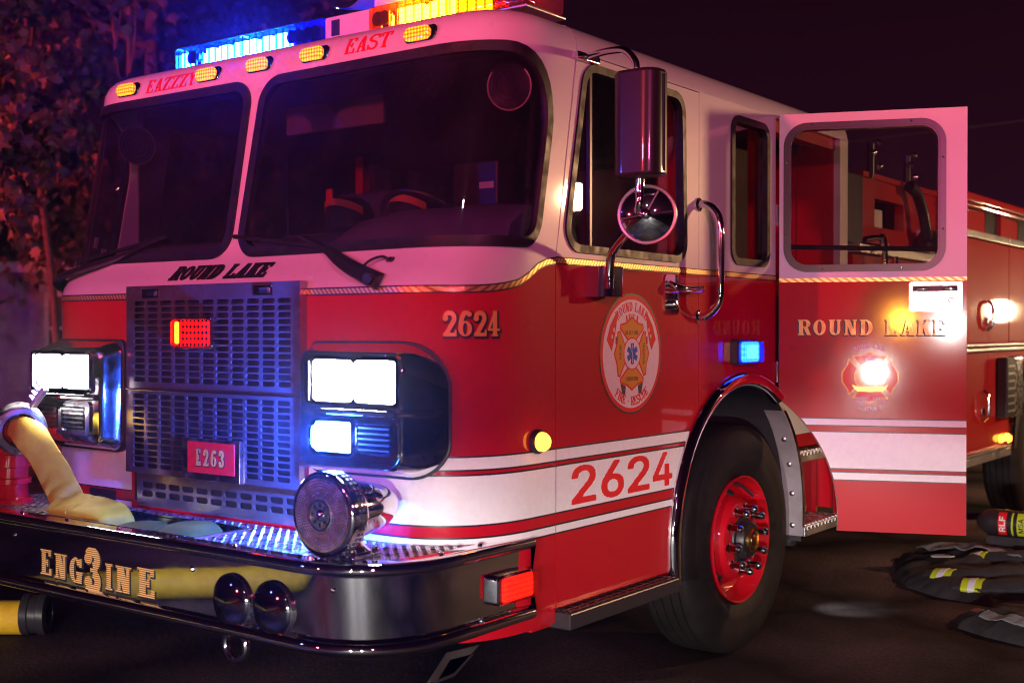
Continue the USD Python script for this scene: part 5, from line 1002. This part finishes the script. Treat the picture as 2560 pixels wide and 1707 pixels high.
part(ho, 'roof', (np.array([rp[0], rp[1], rp[1]+bk, rp[0]+bk]+[p+[0, 0, .12] for p in (rp[0], rp[1], rp[1]+bk, rp[0]+bk)]), np.array([(0, 2, 1), (0, 3, 2), (4, 5, 6), (4, 6, 7), (0, 1, 5), (0, 5, 4), (1, 2, 6), (1, 6, 5), (2, 3, 7), (2, 7, 6), (3, 0, 4), (3, 4, 7)])), 'roof_shingle', smooth=False)

MAPLE = np.array([(0, -.05), (.10, .06), (.30, .02), (.26, .16), (.52, .34), (.32, .40), (.34, .62), (.16, .56), (0, 1.0), (-.16, .56), (-.34, .62), (-.32, .40), (-.52, .34), (-.26, .16), (-.30, .02), (-.10, .06)])
def leaves(centres, size, droop=.5, rg=rng, shape=MAPLE):
    n = len(centres); k = len(shape); fs = np.array([(0, i, i+1) for i in range(1, k)]+[(0, k, 1)])
    d = rg.normal(size=(n, 3)); d[:, 2] -= droop*1.5; d /= np.linalg.norm(d, axis=1, keepdims=True); x = np.cross(d, rg.normal(size=(n, 3))); x /= np.linalg.norm(x, axis=1, keepdims=True); nz = np.cross(x, d)
    s = size*rg.uniform(.65, 1.25, n); P = np.vstack([[(0, .3)], shape])
    v = centres[:, None]+s[:, None, None]*(P[None, :, :1]*x[:, None]+P[None, :, 1:]*d[:, None]+(.12*np.abs(P[None, :, :1])-.08*P[None, :, 1:]**2)*nz[:, None])
    return v.reshape(-1, 3), (fs[None]+(np.arange(n)*(k+1))[:, None, None]).reshape(-1, 3)
def tree(name, label, base, height, r0, branches, leaf_size, nleaf, spread, lm, seed, shape=MAPLE, grp=None):
    rg = np.random.default_rng(seed); t = thing(name, label, 'tree', base, group=grp)
    trunk = curve([(0, 0, -.1), (.05, .0, height*.3), (-.06, .08, height*.62), (.02, .02, height)], 6); part(t, 'trunk', tube(trunk, np.linspace(r0, r0*.25, len(trunk)), 10), 'bark', smooth=60)
    cen = []
    for az, z0, ln, rise, dens in branches:
        b = np.array([0, 0, z0]); e = b+np.array([math.cos(az)*ln, math.sin(az)*ln, rise]); m_ = (b+e)/2+np.array([0, 0, .18*ln])+rg.normal(size=3)*.08*ln; pth = curve([b, m_, e, e+(e-m_)*.3-np.array([0, 0, .15*ln])], 6)
        part(t, 'limb', tube(pth, np.linspace(r0*.38, r0*.06, len(pth)), 7), 'bark', smooth=60)
        for q in range(int(dens)):
            tt = rg.uniform(.3, 1.0); c = pth[int(tt*(len(pth)-1))]+rg.normal(size=3)*spread*.55
            tw = c+rg.normal(size=3)*spread*.5-np.array([0, 0, spread*.5]); k = int(nleaf/dens/len(branches))+1; u = rg.uniform(0, 1, k)[:, None]; cen.append(c*(1-u)+tw*u+rg.normal(size=(k, 3))*spread*.20)
    part(t, 'crown', leaves(np.vstack(cen), leaf_size, .5, rg, shape), lm, smooth=False)
DIA = np.array([(0, 0), (.22, .35), (0, 1), (-.22, .35)])
tree('maple_tree', 'leafy maple tree lit red at the left edge', (-7.9, 2.7, 0), 6.5, .16, [(a, z, l, r, 9) for a, z, l, r in ((.4, 2.9, 1.5, .3), (.1, 2.8, 1.7, .5), (1.1, 3.0, 1.5, .3), (-.4, 2.9, 1.6, .5), (.5, 3.2, 1.8, .6), (.0, 3.6, 1.7, .7), (.8, 3.9, 1.6, .8), (.3, 4.4, 1.5, .9), (-.5, 4.2, 1.5, .6), (1.6, 3.4, 1.4, .5), (3.0, 3.0, 1.5, .5), (-1.2, 3.2, 1.4, .5))], .125, 4600, .44, 'maple_leaf', 5)
for k, (bx_, by_, hh, nl) in enumerate(((-13.2, 9.6, 12.5, 3200), (-11.0, 12.5, 13.0, 3200), (-16.8, 7.6, 12.0, 2600), (-13.5, 15.5, 14.0, 2600))):
    lab = ('dark tall tree rising behind the left end of the cab roof', 'dark tall tree behind the blue lamps of the light bar', 'dark tall tree behind the red lit maple', 'dark tree farthest behind the cab')[k]
    rg = np.random.default_rng(40+k)
    tree('dark_tree', lab, (bx_, by_, 0), hh, .20, [(rg.uniform(0, 6.28), hh*rg.uniform(.14, .85), rg.uniform(1.6, 3.2)*(1.1-.5*i/16), rg.uniform(.3, 1.2), 7) for i in range(16)], .20, int(nl*1.6), .9, 'dark_leaf', 20+k, DIA if k > 1 else MAPLE)
for k, (bs, tp, r) in enumerate((((-9.55, 5.55, 0), (-9.9, 5.3, 5.6), .055), ((-9.0, 6.3, 0), (-8.8, 6.0, 5.4), .05), ((-8.9, 6.6, 0), (-9.35, 6.1, 5.9), .04))):
    t_ = thing('sapling', ('thin bare trunk between the maple and the cab', 'slim pale trunk just above the cab roof corner', 'slim leaning trunk crossing above the cab roof corner')[k], 'tree', bs)
    b = np.array(tp)-np.array(bs); pth = curve([(0, 0, -.05), b*.35+[.05, .03, 0], b*.7-[.05, 0, 0], b], 6); part(t_, 'trunk', tube(pth, np.linspace(r, r*.55, len(pth)), 8), 'bark', smooth=60)
    for z, q in ((.55, 1), (.72, -1), (.85, 1)): o = pth[int(z*(len(pth)-1))]; part(t_, 'branch', tube(curve([o, o+[.25*q, -.1, .35], o+[.4*q, -.2, .9]], 5), np.linspace(r*.4, r*.1, 11), 6), 'bark', smooth=60)
wr = thing('overhead_wire', 'thin overhead wire crossing the dark sky beyond the open door', 'wire')
part(wr, 'cable', tube(np.array([np.array([-24, 8.4, 3.1])+(np.array([30, 26, 8.0])-[-24, 8.4, 3.1])*t+[0, 0, -.6*4*t*(1-t)] for t in np.linspace(0, 1, 30)]), .012, 6), 'wire')


# ------------------------------------------------------------------ damp night air
usdkit.material(stage, '/World/Looks/haze_air', {'v': ('principled_volume', {'color': (.95, .9, .98), 'density': .0008, 'anisotropy': .93})}, [], volume='v.volume')
hz = part(None, 'haze', bx(-62, 62, -62, 62, -1.3, 19), 'haze_air', smooth=False); tag(hz, kind='stuff')
